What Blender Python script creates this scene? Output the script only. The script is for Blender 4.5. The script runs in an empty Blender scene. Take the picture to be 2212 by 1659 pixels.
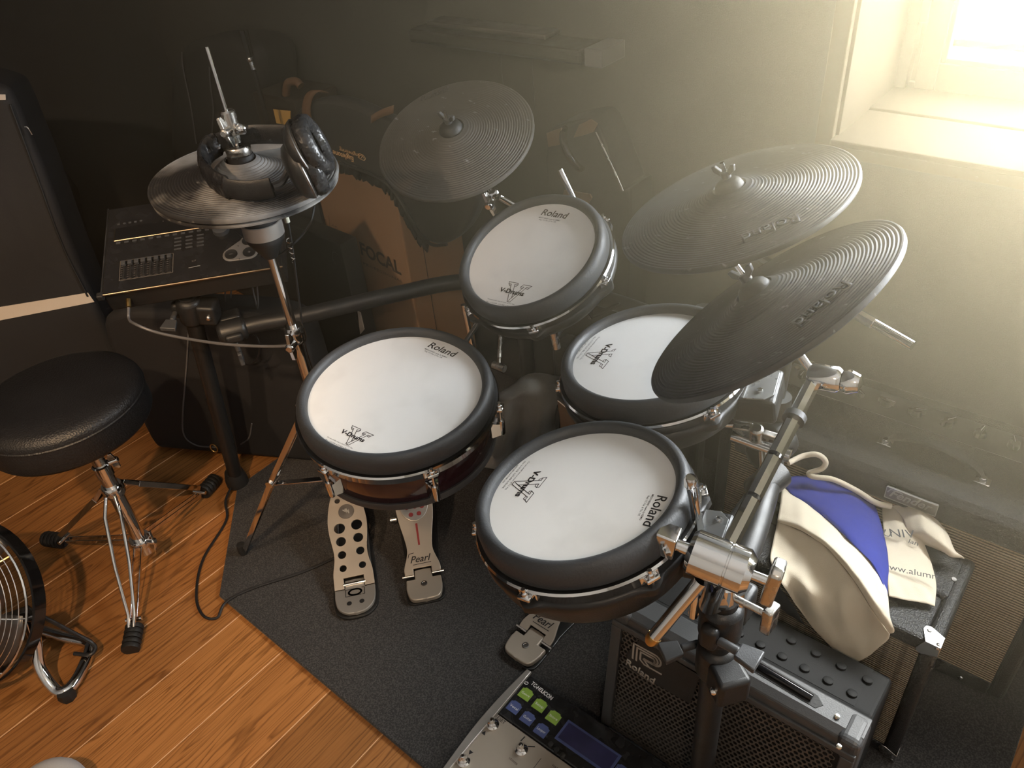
import bpy, bmesh, math, random
import numpy as np
from mathutils import Matrix, Vector
random.seed(7)
SC = bpy.context.scene
COL = SC.collection
# ------------------------------------------------------------------ camera
W, H, F = 2212.0, 1659.0, 1720.0
PITCH, ROLL, YAW = math.radians(36.98), math.radians(-5.713), math.radians(-42.18)
_R = np.array([[math.cos(YAW), math.sin(YAW), 0], [-math.sin(YAW), math.cos(YAW), 0], [0, 0, 1.0]])
_fw = np.array([0, math.cos(PITCH), -math.sin(PITCH)]); _up = np.array([0, math.sin(PITCH), math.cos(PITCH)]); _rt = np.array([1.0, 0, 0])
CR = _R @ (math.cos(ROLL) * _rt + math.sin(ROLL) * _up)
CU = _R @ (-math.sin(ROLL) * _rt + math.cos(ROLL) * _up)
CF = _R @ _fw
CP = np.array([0, 0, 1.5])
cd = bpy.data.cameras.new('camera'); cam = bpy.data.objects.new('camera', cd); COL.objects.link(cam)
cd.sensor_width = 36.0; cd.lens = F / W * 36.0; cd.clip_start = 0.02
cam.matrix_world = Matrix(((CR[0], CU[0], -CF[0], CP[0]), (CR[1], CU[1], -CF[1], CP[1]), (CR[2], CU[2], -CF[2], CP[2]), (0, 0, 0, 1)))
SC.camera = cam
# ------------------------------------------------------------------ daylight, lamps, exposure
WORLD_STRENGTH = 43.0
LAMP_POWER = 165.0
GLARE_HAZE_DENSITY = 0.31
world = bpy.data.worlds.new('daylight'); SC.world = world; world.use_nodes = True
bg = world.node_tree.nodes['Background']; bg.inputs[0].default_value = (0.99, 1.0, 0.965, 1); bg.inputs[1].default_value = WORLD_STRENGTH
SC.view_settings.view_transform = 'Standard'; SC.view_settings.look = 'None'
SC.view_settings.exposure = 0.0; SC.view_settings.gamma = 1.0; SC.view_settings.use_curve_mapping = False
pl = bpy.data.lights.new('window_portal', 'AREA'); pl.shape = 'RECTANGLE'; pl.size = 1.92; pl.size_y = 0.95
pl.cycles.is_portal = True
po = bpy.data.objects.new('window_portal', pl); COL.objects.link(po)
po.location = (0.483, 1.86, 1.39); po.rotation_euler = (math.radians(90), 0, math.radians(180))   # looks into the room (-Y)
SC.cycles.max_bounces = 5; SC.cycles.diffuse_bounces = 3; SC.cycles.glossy_bounces = 3; SC.cycles.transparent_max_bounces = 12
SC.cycles.volume_bounces = 0; SC.cycles.volume_step_rate = 4.0
SC.cycles.caustics_reflective = False; SC.cycles.caustics_refractive = False
SC.cycles.sample_clamp_indirect = 4.0; SC.cycles.use_adaptive_sampling = True; SC.cycles.adaptive_threshold = 0.05; SC.cycles.use_light_tree = False

# ------------------------------------------------------------------ measuring helpers: a picture point carried to a known plane of the room
def ray(x, y): return CF + (x - W / 2) / F * CR - (y - H / 2) / F * CU
def on(x, y, p0, n):
    d = ray(x, y); n = np.array(n, float); return CP + d * (((np.array(p0) - CP) @ n) / (d @ n))
def pz(x, y, z): return on(x, y, (0, 0, z), (0, 0, 1))
def py(x, y, Y): return on(x, y, (0, Y, 0), (0, 1, 0))
def px(x, y, X): return on(x, y, (X, 0, 0), (1, 0, 0))
def V(*a): return np.array(a, float)
def unit(v): v = np.array(v, float); return v / np.linalg.norm(v)
def lerp(a, b, t): return np.array(a, float) * (1 - t) + np.array(b, float) * t
def frame(o, z, x=(1, 0, 0)):
    z = unit(z); x = np.array(x, float); x = unit(x - z * (x @ z)); y = np.cross(z, x)
    return np.array([[x[0], y[0], z[0], o[0]], [x[1], y[1], z[1], o[1]], [x[2], y[2], z[2], o[2]], [0, 0, 0, 1.0]])
def xf(M, p): p = np.array(p, float); return M[:3, :3] @ p + M[:3, 3]
def rotz(a, o=(0, 0, 0)):
    c, s = math.cos(a), math.sin(a); return np.array([[c, -s, 0, o[0]], [s, c, 0, o[1]], [0, 0, 1, o[2]], [0, 0, 0, 1.0]])
I4 = np.eye(4)

# ------------------------------------------------------------------ materials
M = {}
def nt(name):
    m = bpy.data.materials.new(name); m.use_nodes = True; t = m.node_tree
    return m, t, t.nodes['Principled BSDF'], t.nodes, t.links
def mat(name, col, rough=.5, metal=0., spec=.5, bump=0., bscale=200., noise=0., nscale=6., rvar=0., coat=0., sheen=0., vor=False, aniso=None, dist=.002):
    m, t, b, N, L = nt(name)
    b.inputs['Base Color'].default_value = (*col, 1); b.inputs['Roughness'].default_value = rough; b.inputs['Metallic'].default_value = metal
    b.inputs['Specular IOR Level'].default_value = spec; b.inputs['Coat Weight'].default_value = coat; b.inputs['Sheen Weight'].default_value = sheen
    tc = N.new('ShaderNodeTexCoord')
    if noise or rvar:
        nz = N.new('ShaderNodeTexNoise'); nz.inputs['Scale'].default_value = nscale; nz.inputs['Detail'].default_value = 2; L.new(tc.outputs['Object'], nz.inputs['Vector'])
        if noise:
            mx = N.new('ShaderNodeMix'); mx.data_type = 'RGBA'; L.new(nz.outputs['Fac'], mx.inputs['Factor'])
            mx.inputs['A'].default_value = (*[max(0, c * (1 - noise)) for c in col], 1); mx.inputs['B'].default_value = (*[min(1, c * (1 + noise)) for c in col], 1)
            L.new(mx.outputs['Result'], b.inputs['Base Color'])
        if rvar:
            mr = N.new('ShaderNodeMapRange'); L.new(nz.outputs['Fac'], mr.inputs['Value']); mr.inputs['From Min'].default_value = .3; mr.inputs['From Max'].default_value = .7
            mr.inputs['To Min'].default_value = max(.02, rough - rvar); mr.inputs['To Max'].default_value = min(1, rough + rvar); L.new(mr.outputs['Result'], b.inputs['Roughness'])
    if bump:
        if vor: bz = N.new('ShaderNodeTexVoronoi'); o = 'Distance'
        else: bz = N.new('ShaderNodeTexNoise'); bz.inputs['Detail'].default_value = 1; o = 'Fac'
        bz.inputs['Scale'].default_value = bscale; L.new(tc.outputs['Object'], bz.inputs['Vector'])
        bp = N.new('ShaderNodeBump'); bp.inputs['Strength'].default_value = bump; bp.inputs['Distance'].default_value = dist
        L.new(bz.outputs[o], bp.inputs['Height']); L.new(bp.outputs['Normal'], b.inputs['Normal'])
    M[name] = m; return m
mat('wall_black', (.030, .029, .027), .85, bump=.15, bscale=350, noise=.15, nscale=2)
mat('wall_grey', (.42, .38, .33), .9, bump=.1, bscale=300)
mat('ceiling_paint', (.72, .70, .66), .9, bump=.1, bscale=300)
mat('window_paint', (.060, .046, .030), .85, spec=.08, bump=.06, bscale=60, noise=.05, nscale=9)
mat('chrome', (.80, .80, .80), .09, 1.0, rvar=.05, nscale=25)
mat('chrome_worn', (.62, .60, .56), .26, 1.0, rvar=.1, nscale=60, noise=.15)
mat('steel', (.45, .43, .40), .36, .7, bump=.05, bscale=900, rvar=.08, nscale=40)
mat('steel_dark', (.23, .22, .21), .42, 1.0, rvar=.1, nscale=30)
mat('brass', (.62, .42, .16), .3, 1.0)
mat('rubber', (.040, .042, .045), .55, bump=.2, bscale=300, noise=.25, nscale=14, rvar=.1)
mat('rubber_black', (.012, .012, .012), .6, bump=.2, bscale=200)
mat('plastic_black', (.014, .014, .014), .42, bump=.12, bscale=600, rvar=.06, nscale=30)
mat('plastic_grey', (.055, .057, .06), .4, bump=.1, bscale=500, rvar=.08)
mat('plastic_matt', (.012, .012, .012), .65, spec=.25, bump=.12, bscale=600)
mat('plate_grey', (.30, .31, .31), .28, .6, rvar=.08, nscale=20)
mat('gloss_black', (.008, .008, .009), .12, coat=.3, rvar=.04, nscale=12)
mat('shell_plum', (.030, .012, .016), .14, coat=.5)
mat('tolex', (.014, .014, .015), .45, bump=.55, bscale=420, vor=True, rvar=.05, dist=.0015)
mat('cloth_black', (.010, .010, .011), .9, bump=.4, bscale=900, sheen=.2, noise=.3, nscale=20)
mat('nylon', (.013, .013, .014), .72, bump=.35, bscale=700, noise=.3, nscale=4)
mat('nylon_blue', (.012, .015, .022), .75, bump=.35, bscale=700, noise=.3, nscale=4)
mat('leather_black', (.009, .009, .010), .46, bump=.35, bscale=260, vor=True, rvar=.08)
mat('leather_cracked', (.016, .016, .017), .32, bump=.9, bscale=150, rvar=.15, nscale=60)
mat('leather_tan', (.13, .068, .032), .6, bump=.2, bscale=200, noise=.2)
mat('cotton', (.74, .66, .52), .9, bump=.25, bscale=900, noise=.06, nscale=7, sheen=.2)
mat('cotton_blue', (.020, .035, .27), .85, bump=.25, bscale=900, noise=.15, nscale=6)
mat('towel_grey', (.15, .145, .135), .95, bump=.5, bscale=500, noise=.2, nscale=9, sheen=.3)
mat('cardboard', (.30, .17, .085), .85, bump=.12, bscale=120, noise=.12, nscale=8)
mat('cardboard_dark', (.018, .017, .016), .6, bump=.1, bscale=150)
mat('ink', (.010, .010, .011), .5)
mat('ink_brown', (.035, .022, .014), .7)
mat('ink_red', (.22, .03, .03), .4)
mat('white_stripe', (.58, .52, .45), .6, bump=.2, bscale=400)
mat('silver_print', (.42, .41, .38), .4, .4)
mat('grey_print', (.16, .14, .12), .5)
mat('gold_print', (.75, .46, .20), .5)
mat('white_print', (.75, .75, .75), .5)
mat('label_green', (.20, .33, .045), .45, noise=.15, nscale=60)
mat('label_blue', (.055, .075, .20), .45, noise=.15, nscale=60)
mat('screen_blue', (.030, .030, .085), .18, noise=.5, nscale=25)
mat('panel_black', (.014, .014, .015), .22, rvar=.12, nscale=30, noise=.5)
mat('vinyl', (.030, .030, .031), .42, bump=.1, bscale=300)
mat('leather_dark', (.022, .015, .010), .5, bump=.2, bscale=200)
mat('pedal_metal', (.42, .37, .31), .42, .55, bump=.04, bscale=500, rvar=.08, nscale=14)
mat('gold_panel', (.85, .52, .14), .4, .2)
mat('sock_grey', (.50, .50, .52), .95, bump=.5, bscale=500)
mat('cable_black', (.014, .014, .015), .45)
mat('cable_grey', (.11, .11, .115), .4)
mat('cream_plastic', (.62, .62, .50), .4)
mat('foam_grey', (.10, .10, .10), .9, bump=.4, bscale=300)

def mat_head():
    m, t, b, N, L = nt('mesh_head'); b.inputs['Base Color'].default_value = (.80, .80, .78, 1); b.inputs['Roughness'].default_value = .62; b.inputs['Specular IOR Level'].default_value = .3
    tc = N.new('ShaderNodeTexCoord'); w1 = N.new('ShaderNodeTexWave'); w1.inputs['Scale'].default_value = 320; w1.bands_direction = 'X'
    w2 = N.new('ShaderNodeTexWave'); w2.inputs['Scale'].default_value = 320; w2.bands_direction = 'Y'
    for w in (w1, w2): L.new(tc.outputs['Object'], w.inputs['Vector'])
    mx = N.new('ShaderNodeMath'); mx.operation = 'MULTIPLY'; L.new(w1.outputs['Fac'], mx.inputs[0]); L.new(w2.outputs['Fac'], mx.inputs[1])
    bp = N.new('ShaderNodeBump'); bp.inputs['Strength'].default_value = .12; bp.inputs['Distance'].default_value = .0005
    L.new(mx.outputs[0], bp.inputs['Height']); L.new(bp.outputs['Normal'], b.inputs['Normal'])
    nz = N.new('ShaderNodeTexNoise'); nz.inputs['Scale'].default_value = 14; nz.inputs['Detail'].default_value = 8; L.new(tc.outputs['Object'], nz.inputs['Vector'])
    cr = N.new('ShaderNodeValToRGB'); cr.color_ramp.elements[0].position = .25; cr.color_ramp.elements[0].color = (.72, .72, .70, 1); cr.color_ramp.elements[1].position = .5; cr.color_ramp.elements[1].color = (.80, .80, .78, 1)
    L.new(nz.outputs['Fac'], cr.inputs['Fac']); L.new(cr.outputs['Color'], b.inputs['Base Color'])
    M['mesh_head'] = m
mat_head()
def mat_cymbal(name, base, dust, amount, scratch):
    """dark rubber with whitish drumstick wear: short streaks and a dusty bloom"""
    m, t, b, N, L = nt(name); b.inputs['Roughness'].default_value = .5; b.inputs['Specular IOR Level'].default_value = .45
    tc = N.new('ShaderNodeTexCoord')
    n1 = N.new('ShaderNodeTexNoise'); n1.inputs['Scale'].default_value = 9; n1.inputs['Detail'].default_value = 7; L.new(tc.outputs['Object'], n1.inputs['Vector'])
    mp = N.new('ShaderNodeMapping'); mp.inputs['Scale'].default_value = (26, 90, 40); mp.inputs['Rotation'].default_value = (0, 0, .5); L.new(tc.outputs['Object'], mp.inputs['Vector'])
    n2 = N.new('ShaderNodeTexNoise'); n2.inputs['Scale'].default_value = 1.6; n2.inputs['Detail'].default_value = 3; L.new(mp.outputs['Vector'], n2.inputs['Vector'])
    r1 = N.new('ShaderNodeMapRange'); r1.inputs['From Min'].default_value = .42; r1.inputs['From Max'].default_value = .80; r1.inputs['To Max'].default_value = amount; L.new(n1.outputs['Fac'], r1.inputs['Value'])
    r2 = N.new('ShaderNodeMapRange'); r2.inputs['From Min'].default_value = .66; r2.inputs['From Max'].default_value = .74; r2.inputs['To Max'].default_value = scratch; L.new(n2.outputs['Fac'], r2.inputs['Value'])
    ad = N.new('ShaderNodeMath'); ad.operation = 'MAXIMUM'; L.new(r1.outputs[0], ad.inputs[0]); L.new(r2.outputs[0], ad.inputs[1])
    mx = N.new('ShaderNodeMix'); mx.data_type = 'RGBA'; mx.inputs['A'].default_value = (*base, 1); mx.inputs['B'].default_value = (*dust, 1)
    L.new(ad.outputs[0], mx.inputs['Factor']); L.new(mx.outputs['Result'], b.inputs['Base Color'])
    bp = N.new('ShaderNodeBump'); bp.inputs['Strength'].default_value = .15; bp.inputs['Distance'].default_value = .001; n3 = N.new('ShaderNodeTexNoise'); n3.inputs['Scale'].default_value = 400
    L.new(tc.outputs['Object'], n3.inputs['Vector']); L.new(n3.outputs['Fac'], bp.inputs['Height']); L.new(bp.outputs['Normal'], b.inputs['Normal'])
    M[name] = m
mat_cymbal('cymbal_rubber', (.030, .031, .034), (.22, .22, .23), .22, .6)
mat_cymbal('crash_rubber', (.048, .043, .038), (.30, .29, .27), .15, 1.0)
mat_cymbal('hat_rubber', (.026, .026, .027), (.40, .39, .37), 1.0, .4)
def mat_wood():
    m, t, b, N, L = nt('oak'); b.inputs['Roughness'].default_value = .42
    tc = N.new('ShaderNodeTexCoord'); oi = N.new('ShaderNodeObjectInfo')
    ad = N.new('ShaderNodeVectorMath'); ad.operation = 'MULTIPLY_ADD'; ad.inputs[1].default_value = (1, 1, 1)
    L.new(tc.outputs['Object'], ad.inputs[0]); cb = N.new('ShaderNodeCombineXYZ')
    for i, k in enumerate((3.7, 11.3, 5.1)):
        mu = N.new('ShaderNodeMath'); mu.operation = 'MULTIPLY'; mu.inputs[1].default_value = k; L.new(oi.outputs['Random'], mu.inputs[0]); L.new(mu.outputs[0], cb.inputs[i])
    L.new(cb.outputs[0], ad.inputs[2])
    def stretched(sx, sy, scale, det, dis=0):
        mp = N.new('ShaderNodeMapping'); mp.inputs['Scale'].default_value = (sx, sy, 1); L.new(ad.outputs[0], mp.inputs['Vector'])
        nz = N.new('ShaderNodeTexNoise'); nz.inputs['Scale'].default_value = scale; nz.inputs['Detail'].default_value = det; nz.inputs['Distortion'].default_value = dis
        L.new(mp.outputs[0], nz.inputs['Vector']); return nz
    a = stretched(6.0, .40, 1.5, 2, .8)                       # slow field whose level lines are the growth rings
    rg = N.new('ShaderNodeMath'); rg.operation = 'MULTIPLY'; rg.inputs[1].default_value = 22; L.new(a.outputs['Fac'], rg.inputs[0])
    jit = stretched(60, 7, 1.5, 3); j2 = N.new('ShaderNodeMath'); j2.operation = 'MULTIPLY_ADD'; j2.inputs[1].default_value = .9; L.new(jit.outputs['Fac'], j2.inputs[0]); L.new(rg.outputs[0], j2.inputs[2])
    fr = N.new('ShaderNodeMath'); fr.operation = 'FRACT'; L.new(j2.outputs[0], fr.inputs[0])
    ring = N.new('ShaderNodeValToRGB'); e = ring.color_ramp.elements; e[0].position = 0; e[0].color = (1, 1, 1, 1); e[1].position = .62; e[1].color = (.93, .93, .93, 1)
    k = e.new(.86); k.color = (.50, .46, .40, 1); k = e.new(.97); k.color = (.97, .97, .97, 1)
    L.new(fr.outputs[0], ring.inputs['Fac'])
    fine = stretched(190, 6, 1.5, 4)
    fr2 = N.new('ShaderNodeValToRGB'); fr2.color_ramp.elements[0].position = .33; fr2.color_ramp.elements[0].color = (.72, .68, .62, 1); fr2.color_ramp.elements[1].position = .52; fr2.color_ramp.elements[1].color = (1, 1, 1, 1); L.new(fine.outputs['Fac'], fr2.inputs['Fac'])
    tone = stretched(2.2, .7, 1.3, 3)
    cr = N.new('ShaderNodeValToRGB'); cr.color_ramp.elements[0].position = .3; cr.color_ramp.elements[0].color = (.30, .120, .034, 1); cr.color_ramp.elements[1].position = .7; cr.color_ramp.elements[1].color = (.41, .185, .058, 1); L.new(tone.outputs['Fac'], cr.inputs['Fac'])
    hv = N.new('ShaderNodeHueSaturation'); vr = N.new('ShaderNodeMapRange'); vr.inputs['To Min'].default_value = .78; vr.inputs['To Max'].default_value = 1.15; L.new(oi.outputs['Random'], vr.inputs['Value']); L.new(vr.outputs[0], hv.inputs['Value']); L.new(cr.outputs['Color'], hv.inputs['Color'])
    m1 = N.new('ShaderNodeMix'); m1.data_type = 'RGBA'; m1.blend_type = 'MULTIPLY'; m1.inputs['Factor'].default_value = 1; L.new(hv.outputs[0], m1.inputs['A']); L.new(ring.outputs['Color'], m1.inputs['B'])
    m2 = N.new('ShaderNodeMix'); m2.data_type = 'RGBA'; m2.blend_type = 'MULTIPLY'; m2.inputs['Factor'].default_value = .8; L.new(m1.outputs['Result'], m2.inputs['A']); L.new(fr2.outputs['Color'], m2.inputs['B'])
    sx = N.new('ShaderNodeSeparateXYZ'); L.new(tc.outputs['Object'], sx.inputs[0])
    e1 = N.new('ShaderNodeMath'); e1.operation = 'SUBTRACT'; e1.inputs[0].default_value = .1625; L.new(sx.outputs[0], e1.inputs[1])
    e2 = N.new('ShaderNodeMath'); e2.operation = 'MINIMUM'; L.new(sx.outputs[0], e2.inputs[0]); L.new(e1.outputs[0], e2.inputs[1])
    e3 = N.new('ShaderNodeMath'); e3.operation = 'LESS_THAN'; e3.inputs[1].default_value = .0013; L.new(e2.outputs[0], e3.inputs[0])
    m3 = N.new('ShaderNodeMix'); m3.data_type = 'RGBA'; L.new(e3.outputs[0], m3.inputs['Factor']); L.new(m2.outputs['Result'], m3.inputs['A']); m3.inputs['B'].default_value = (.56, .32, .15, 1)
    L.new(m3.outputs['Result'], b.inputs['Base Color'])
    bp = N.new('ShaderNodeBump'); bp.inputs['Strength'].default_value = .12; bp.inputs['Distance'].default_value = .001; L.new(fine.outputs['Fac'], bp.inputs['Height']); L.new(bp.outputs['Normal'], b.inputs['Normal'])
    M['oak'] = m
mat_wood()
def mat_carpet():
    m, t, b, N, L = nt('carpet'); b.inputs['Roughness'].default_value = .95; b.inputs['Sheen Weight'].default_value = .15
    tc = N.new('ShaderNodeTexCoord'); n1 = N.new('ShaderNodeTexNoise'); n1.inputs['Scale'].default_value = 330; n1.inputs['Detail'].default_value = 3; L.new(tc.outputs['Object'], n1.inputs['Vector'])
    cr = N.new('ShaderNodeValToRGB'); cr.color_ramp.elements[0].position = .42; cr.color_ramp.elements[0].color = (.013, .012, .0115, 1); cr.color_ramp.elements[1].position = .70; cr.color_ramp.elements[1].color = (.056, .052, .050, 1)
    L.new(n1.outputs['Fac'], cr.inputs['Fac']); L.new(cr.outputs['Color'], b.inputs['Base Color'])
    bp = N.new('ShaderNodeBump'); bp.inputs['Strength'].default_value = .5; bp.inputs['Distance'].default_value = .002; L.new(n1.outputs['Fac'], bp.inputs['Height']); L.new(bp.outputs['Normal'], b.inputs['Normal'])
    M['carpet'] = m
mat_carpet()
def mat_grille(name, ca, cb, sx, sz, cross):
    """woven speaker cloth: raised lines one way, fine binding the other"""
    m, t, b, N, L = nt(name); b.inputs['Roughness'].default_value = .7
    tc = N.new('ShaderNodeTexCoord')
    w = N.new('ShaderNodeTexWave'); w.bands_direction = 'Z'; w.inputs['Scale'].default_value = sz; w.inputs['Distortion'].default_value = .35; w.inputs['Detail Scale'].default_value = 8; L.new(tc.outputs['Object'], w.inputs['Vector'])
    c = N.new('ShaderNodeTexWave'); c.bands_direction = 'X'; c.inputs['Scale'].default_value = sx; L.new(tc.outputs['Object'], c.inputs['Vector'])
    cm = N.new('ShaderNodeMapRange'); cm.inputs['To Min'].default_value = 1 - cross; cm.inputs['To Max'].default_value = 1; cm.inputs['From Max'].default_value = .5; L.new(c.outputs['Fac'], cm.inputs['Value'])
    mu = N.new('ShaderNodeMath'); mu.operation = 'MULTIPLY'; L.new(w.outputs['Fac'], mu.inputs[0]); L.new(cm.outputs[0], mu.inputs[1])
    nz = N.new('ShaderNodeTexNoise'); nz.inputs['Scale'].default_value = 900; L.new(tc.outputs['Object'], nz.inputs['Vector'])
    m3 = N.new('ShaderNodeMath'); m3.operation = 'MULTIPLY'; L.new(mu.outputs[0], m3.inputs[0]); L.new(nz.outputs['Fac'], m3.inputs[1])
    m4 = N.new('ShaderNodeMath'); m4.operation = 'MULTIPLY'; m4.inputs[1].default_value = 1.9; m4.use_clamp = True; L.new(m3.outputs[0], m4.inputs[0])
    mx = N.new('ShaderNodeMix'); mx.data_type = 'RGBA'; mx.inputs['A'].default_value = (*ca, 1); mx.inputs['B'].default_value = (*cb, 1); L.new(m4.outputs[0], mx.inputs['Factor']); L.new(mx.outputs['Result'], b.inputs['Base Color'])
    bp = N.new('ShaderNodeBump'); bp.inputs['Strength'].default_value = .7; bp.inputs['Distance'].default_value = .002; L.new(mu.outputs[0], bp.inputs['Height']); L.new(bp.outputs['Normal'], b.inputs['Normal'])
    M[name] = m
mat_grille('grille_small', (.016, .014, .011), (.42, .35, .26), 11, 60, .5)
mat_grille('grille_big', (.022, .016, .010), (.50, .38, .25), 60, 50, .1)
def mat_glass():
    m, t, b, N, L = nt('glass'); N.remove(b); o = N['Material Output']
    tr = N.new('ShaderNodeBsdfTransparent'); gl = N.new('ShaderNodeBsdfGlossy'); gl.inputs['Roughness'].default_value = .02; mx = N.new('ShaderNodeMixShader'); mx.inputs[0].default_value = .06
    L.new(tr.outputs[0], mx.inputs[1]); L.new(gl.outputs[0], mx.inputs[2]); L.new(mx.outputs[0], o.inputs['Surface']); M['glass'] = m
mat_glass()
def mat_clear():
    m, t, b, N, L = nt('clear_plastic'); b.inputs['Base Color'].default_value = (.8, .75, .65, 1); b.inputs['Transmission Weight'].default_value = 1; b.inputs['Roughness'].default_value = .12; b.inputs['IOR'].default_value = 1.2
    M['clear_plastic'] = m
mat_clear()

# ------------------------------------------------------------------ mesh building
class MB:
    def __init__(s): s.v = []; s.f = []
    def add(s, vs, fs, Mx=None):
        b = len(s.v)
        if Mx is not None: vs = [tuple(xf(Mx, p)) for p in vs]
        s.v += [tuple(map(float, p)) for p in vs]; s.f += [tuple(b + i for i in f) for f in fs]; return s
    def box(s, lo, hi, Mx=None):
        x0, y0, z0 = lo; x1, y1, z1 = hi
        return s.add([(x0, y0, z0), (x1, y0, z0), (x1, y1, z0), (x0, y1, z0), (x0, y0, z1), (x1, y0, z1), (x1, y1, z1), (x0, y1, z1)],
                     [(0, 3, 2, 1), (4, 5, 6, 7), (0, 1, 5, 4), (1, 2, 6, 5), (2, 3, 7, 6), (3, 0, 4, 7)], Mx)
    def cyl(s, a, b, r, r1=None, n=20):
        a = np.array(a, float); b = np.array(b, float); d = b - a
        Mx = frame(a, d, (1, 0, 0) if abs(unit(d)[0]) < .9 else (0, 1, 0)); l = np.linalg.norm(d)
        return s.lathe([(0, 0), (r, 0), (r if r1 is None else r1, l), (0, l)], n, Mx)
    def lathe(s, prof, n=32, Mx=I4, a0=0, a1=2 * math.pi):
        full = abs(a1 - a0 - 2 * math.pi) < 1e-6; vs = []; idx = []
        for r, z in prof:
            if r < 1e-7: idx.append([len(vs)] * (n if full else n + 1)); vs.append((0, 0, z)); continue
            row = []
            for k in range(n if full else n + 1):
                a = a0 + (a1 - a0) * k / n; row.append(len(vs)); vs.append((r * math.cos(a), r * math.sin(a), z))
            idx.append(row)
        fs = []
        for i in range(len(idx) - 1):
            A, B = idx[i], idx[i + 1]; m = len(A)
            for k in range(m if full else m - 1):
                k2 = (k + 1) % m; q = [A[k], A[k2], B[k2], B[k]]; u = []
                for j in q:
                    if j not in u: u.append(j)
                if len(u) > 2: fs.append(tuple(u))
        return s.add(vs, fs, Mx)
    def tube(s, path, r, n=10, closed=False, caps=True):
        P = [np.array(p, float) for p in path]; m = len(P); R = r if hasattr(r, '__len__') else [r] * m
        T = []
        for i in range(m):
            a = P[i - 1] if (i > 0 or closed) else P[0]; b = P[(i + 1) % m] if (i < m - 1 or closed) else P[-1]
            T.append(unit(b - a))
        u = np.cross(T[0], (0, 0, 1)); u = unit(u) if np.linalg.norm(u) > .05 else V(1, 0, 0)
        vs = []
        for i in range(m):
            u = unit(u - T[i] * (u @ T[i])); w = np.cross(T[i], u)
            for k in range(n):
                a = 2 * math.pi * k / n; vs.append(P[i] + R[i] * (math.cos(a) * u + math.sin(a) * w))
        fs = []
        for i in range(m if closed else m - 1):
            for k in range(n): fs.append((i * n + k, i * n + (k + 1) % n, ((i + 1) % m) * n + (k + 1) % n, ((i + 1) % m) * n + k))
        if caps and not closed: fs += [tuple(range(n))[::-1], tuple((m - 1) * n + k for k in range(n))]
        return s.add(vs, fs)
    def prism(s, poly, z0, z1, Mx=None, cap=True):
        n = len(poly); vs = [(x, y, z0) for x, y in poly] + [(x, y, z1) for x, y in poly]
        fs = [(i, (i + 1) % n, n + (i + 1) % n, n + i) for i in range(n)]
        if cap: fs += [tuple(range(n))[::-1], tuple(range(n, 2 * n))]
        return s.add(vs, fs, Mx)
    def sphere(s, c, r, n=16, sc=(1, 1, 1), Mx=None):
        vs = []; fs = []; m = n // 2
        prof = [(math.sin(math.pi * i / m), -math.cos(math.pi * i / m)) for i in range(m + 1)]
        T = np.diag([r * sc[0], r * sc[1], r * sc[2], 1.0]); T[:3, 3] = c
        return s.lathe([(max(0, a) if 0 < i < m else 0, b) for i, (a, b) in enumerate(prof)], n, T if Mx is None else Mx @ T)
    def grid(s, rows, closed_u=False):
        """rows of equal length of points -> quads"""
        n = len(rows[0]); vs = [p for r in rows for p in r]; fs = []
        for i in range(len(rows) - 1):
            for k in range(n if closed_u else n - 1): fs.append((i * n + k, i * n + (k + 1) % n, (i + 1) * n + (k + 1) % n, (i + 1) * n + k))
        return s.add(vs, fs)
    def build(s, name, m, parent=None, smooth=True, bev=0, seg=2, ang=38, sub=0, solid=0):
        me = bpy.data.meshes.new(name); me.from_pydata(s.v, [], s.f)
        bm = bmesh.new(); bm.from_mesh(me); bmesh.ops.recalc_face_normals(bm, faces=bm.faces); bm.to_mesh(me); bm.free()
        me.materials.append(M[m] if isinstance(m, str) else m)
        if smooth: me.shade_smooth(); me.set_sharp_from_angle(angle=math.radians(ang))
        o = bpy.data.objects.new(name, me); COL.objects.link(o)
        if solid: md = o.modifiers.new('thick', 'SOLIDIFY'); md.thickness = solid; md.offset = 0
        if bev: md = o.modifiers.new('bevel', 'BEVEL'); md.width = bev; md.segments = seg; md.limit_method = 'ANGLE'; md.angle_limit = math.radians(40); md.harden_normals = False
        if sub: md = o.modifiers.new('smooth', 'SUBSURF'); md.levels = sub; md.render_levels = sub
        if parent is not None: attach(o, parent)
        return o
def attach(o, parent):
    o.parent = parent; o.matrix_parent_inverse = WM(parent).inverted()
def WM(o):
    m = o.matrix_basis.copy()
    if o.parent is not None: m = WM(o.parent) @ o.matrix_parent_inverse @ m
    return m
def tag(o, label, cat, group=None, kind=None):
    o['label'] = label; o['category'] = cat
    if group: o['group'] = group
    if kind: o['kind'] = kind
    return o
def thing(name, label, cat, loc, group=None):
    o = bpy.data.objects.new(name, None); COL.objects.link(o); o.location = Vector([float(c) for c in loc]); o.empty_display_size = .05
    return tag(o, label, cat, group)
def lab(o, label): o['label'] = label; return o
def struct(o): o['kind'] = 'structure'; return o
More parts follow.
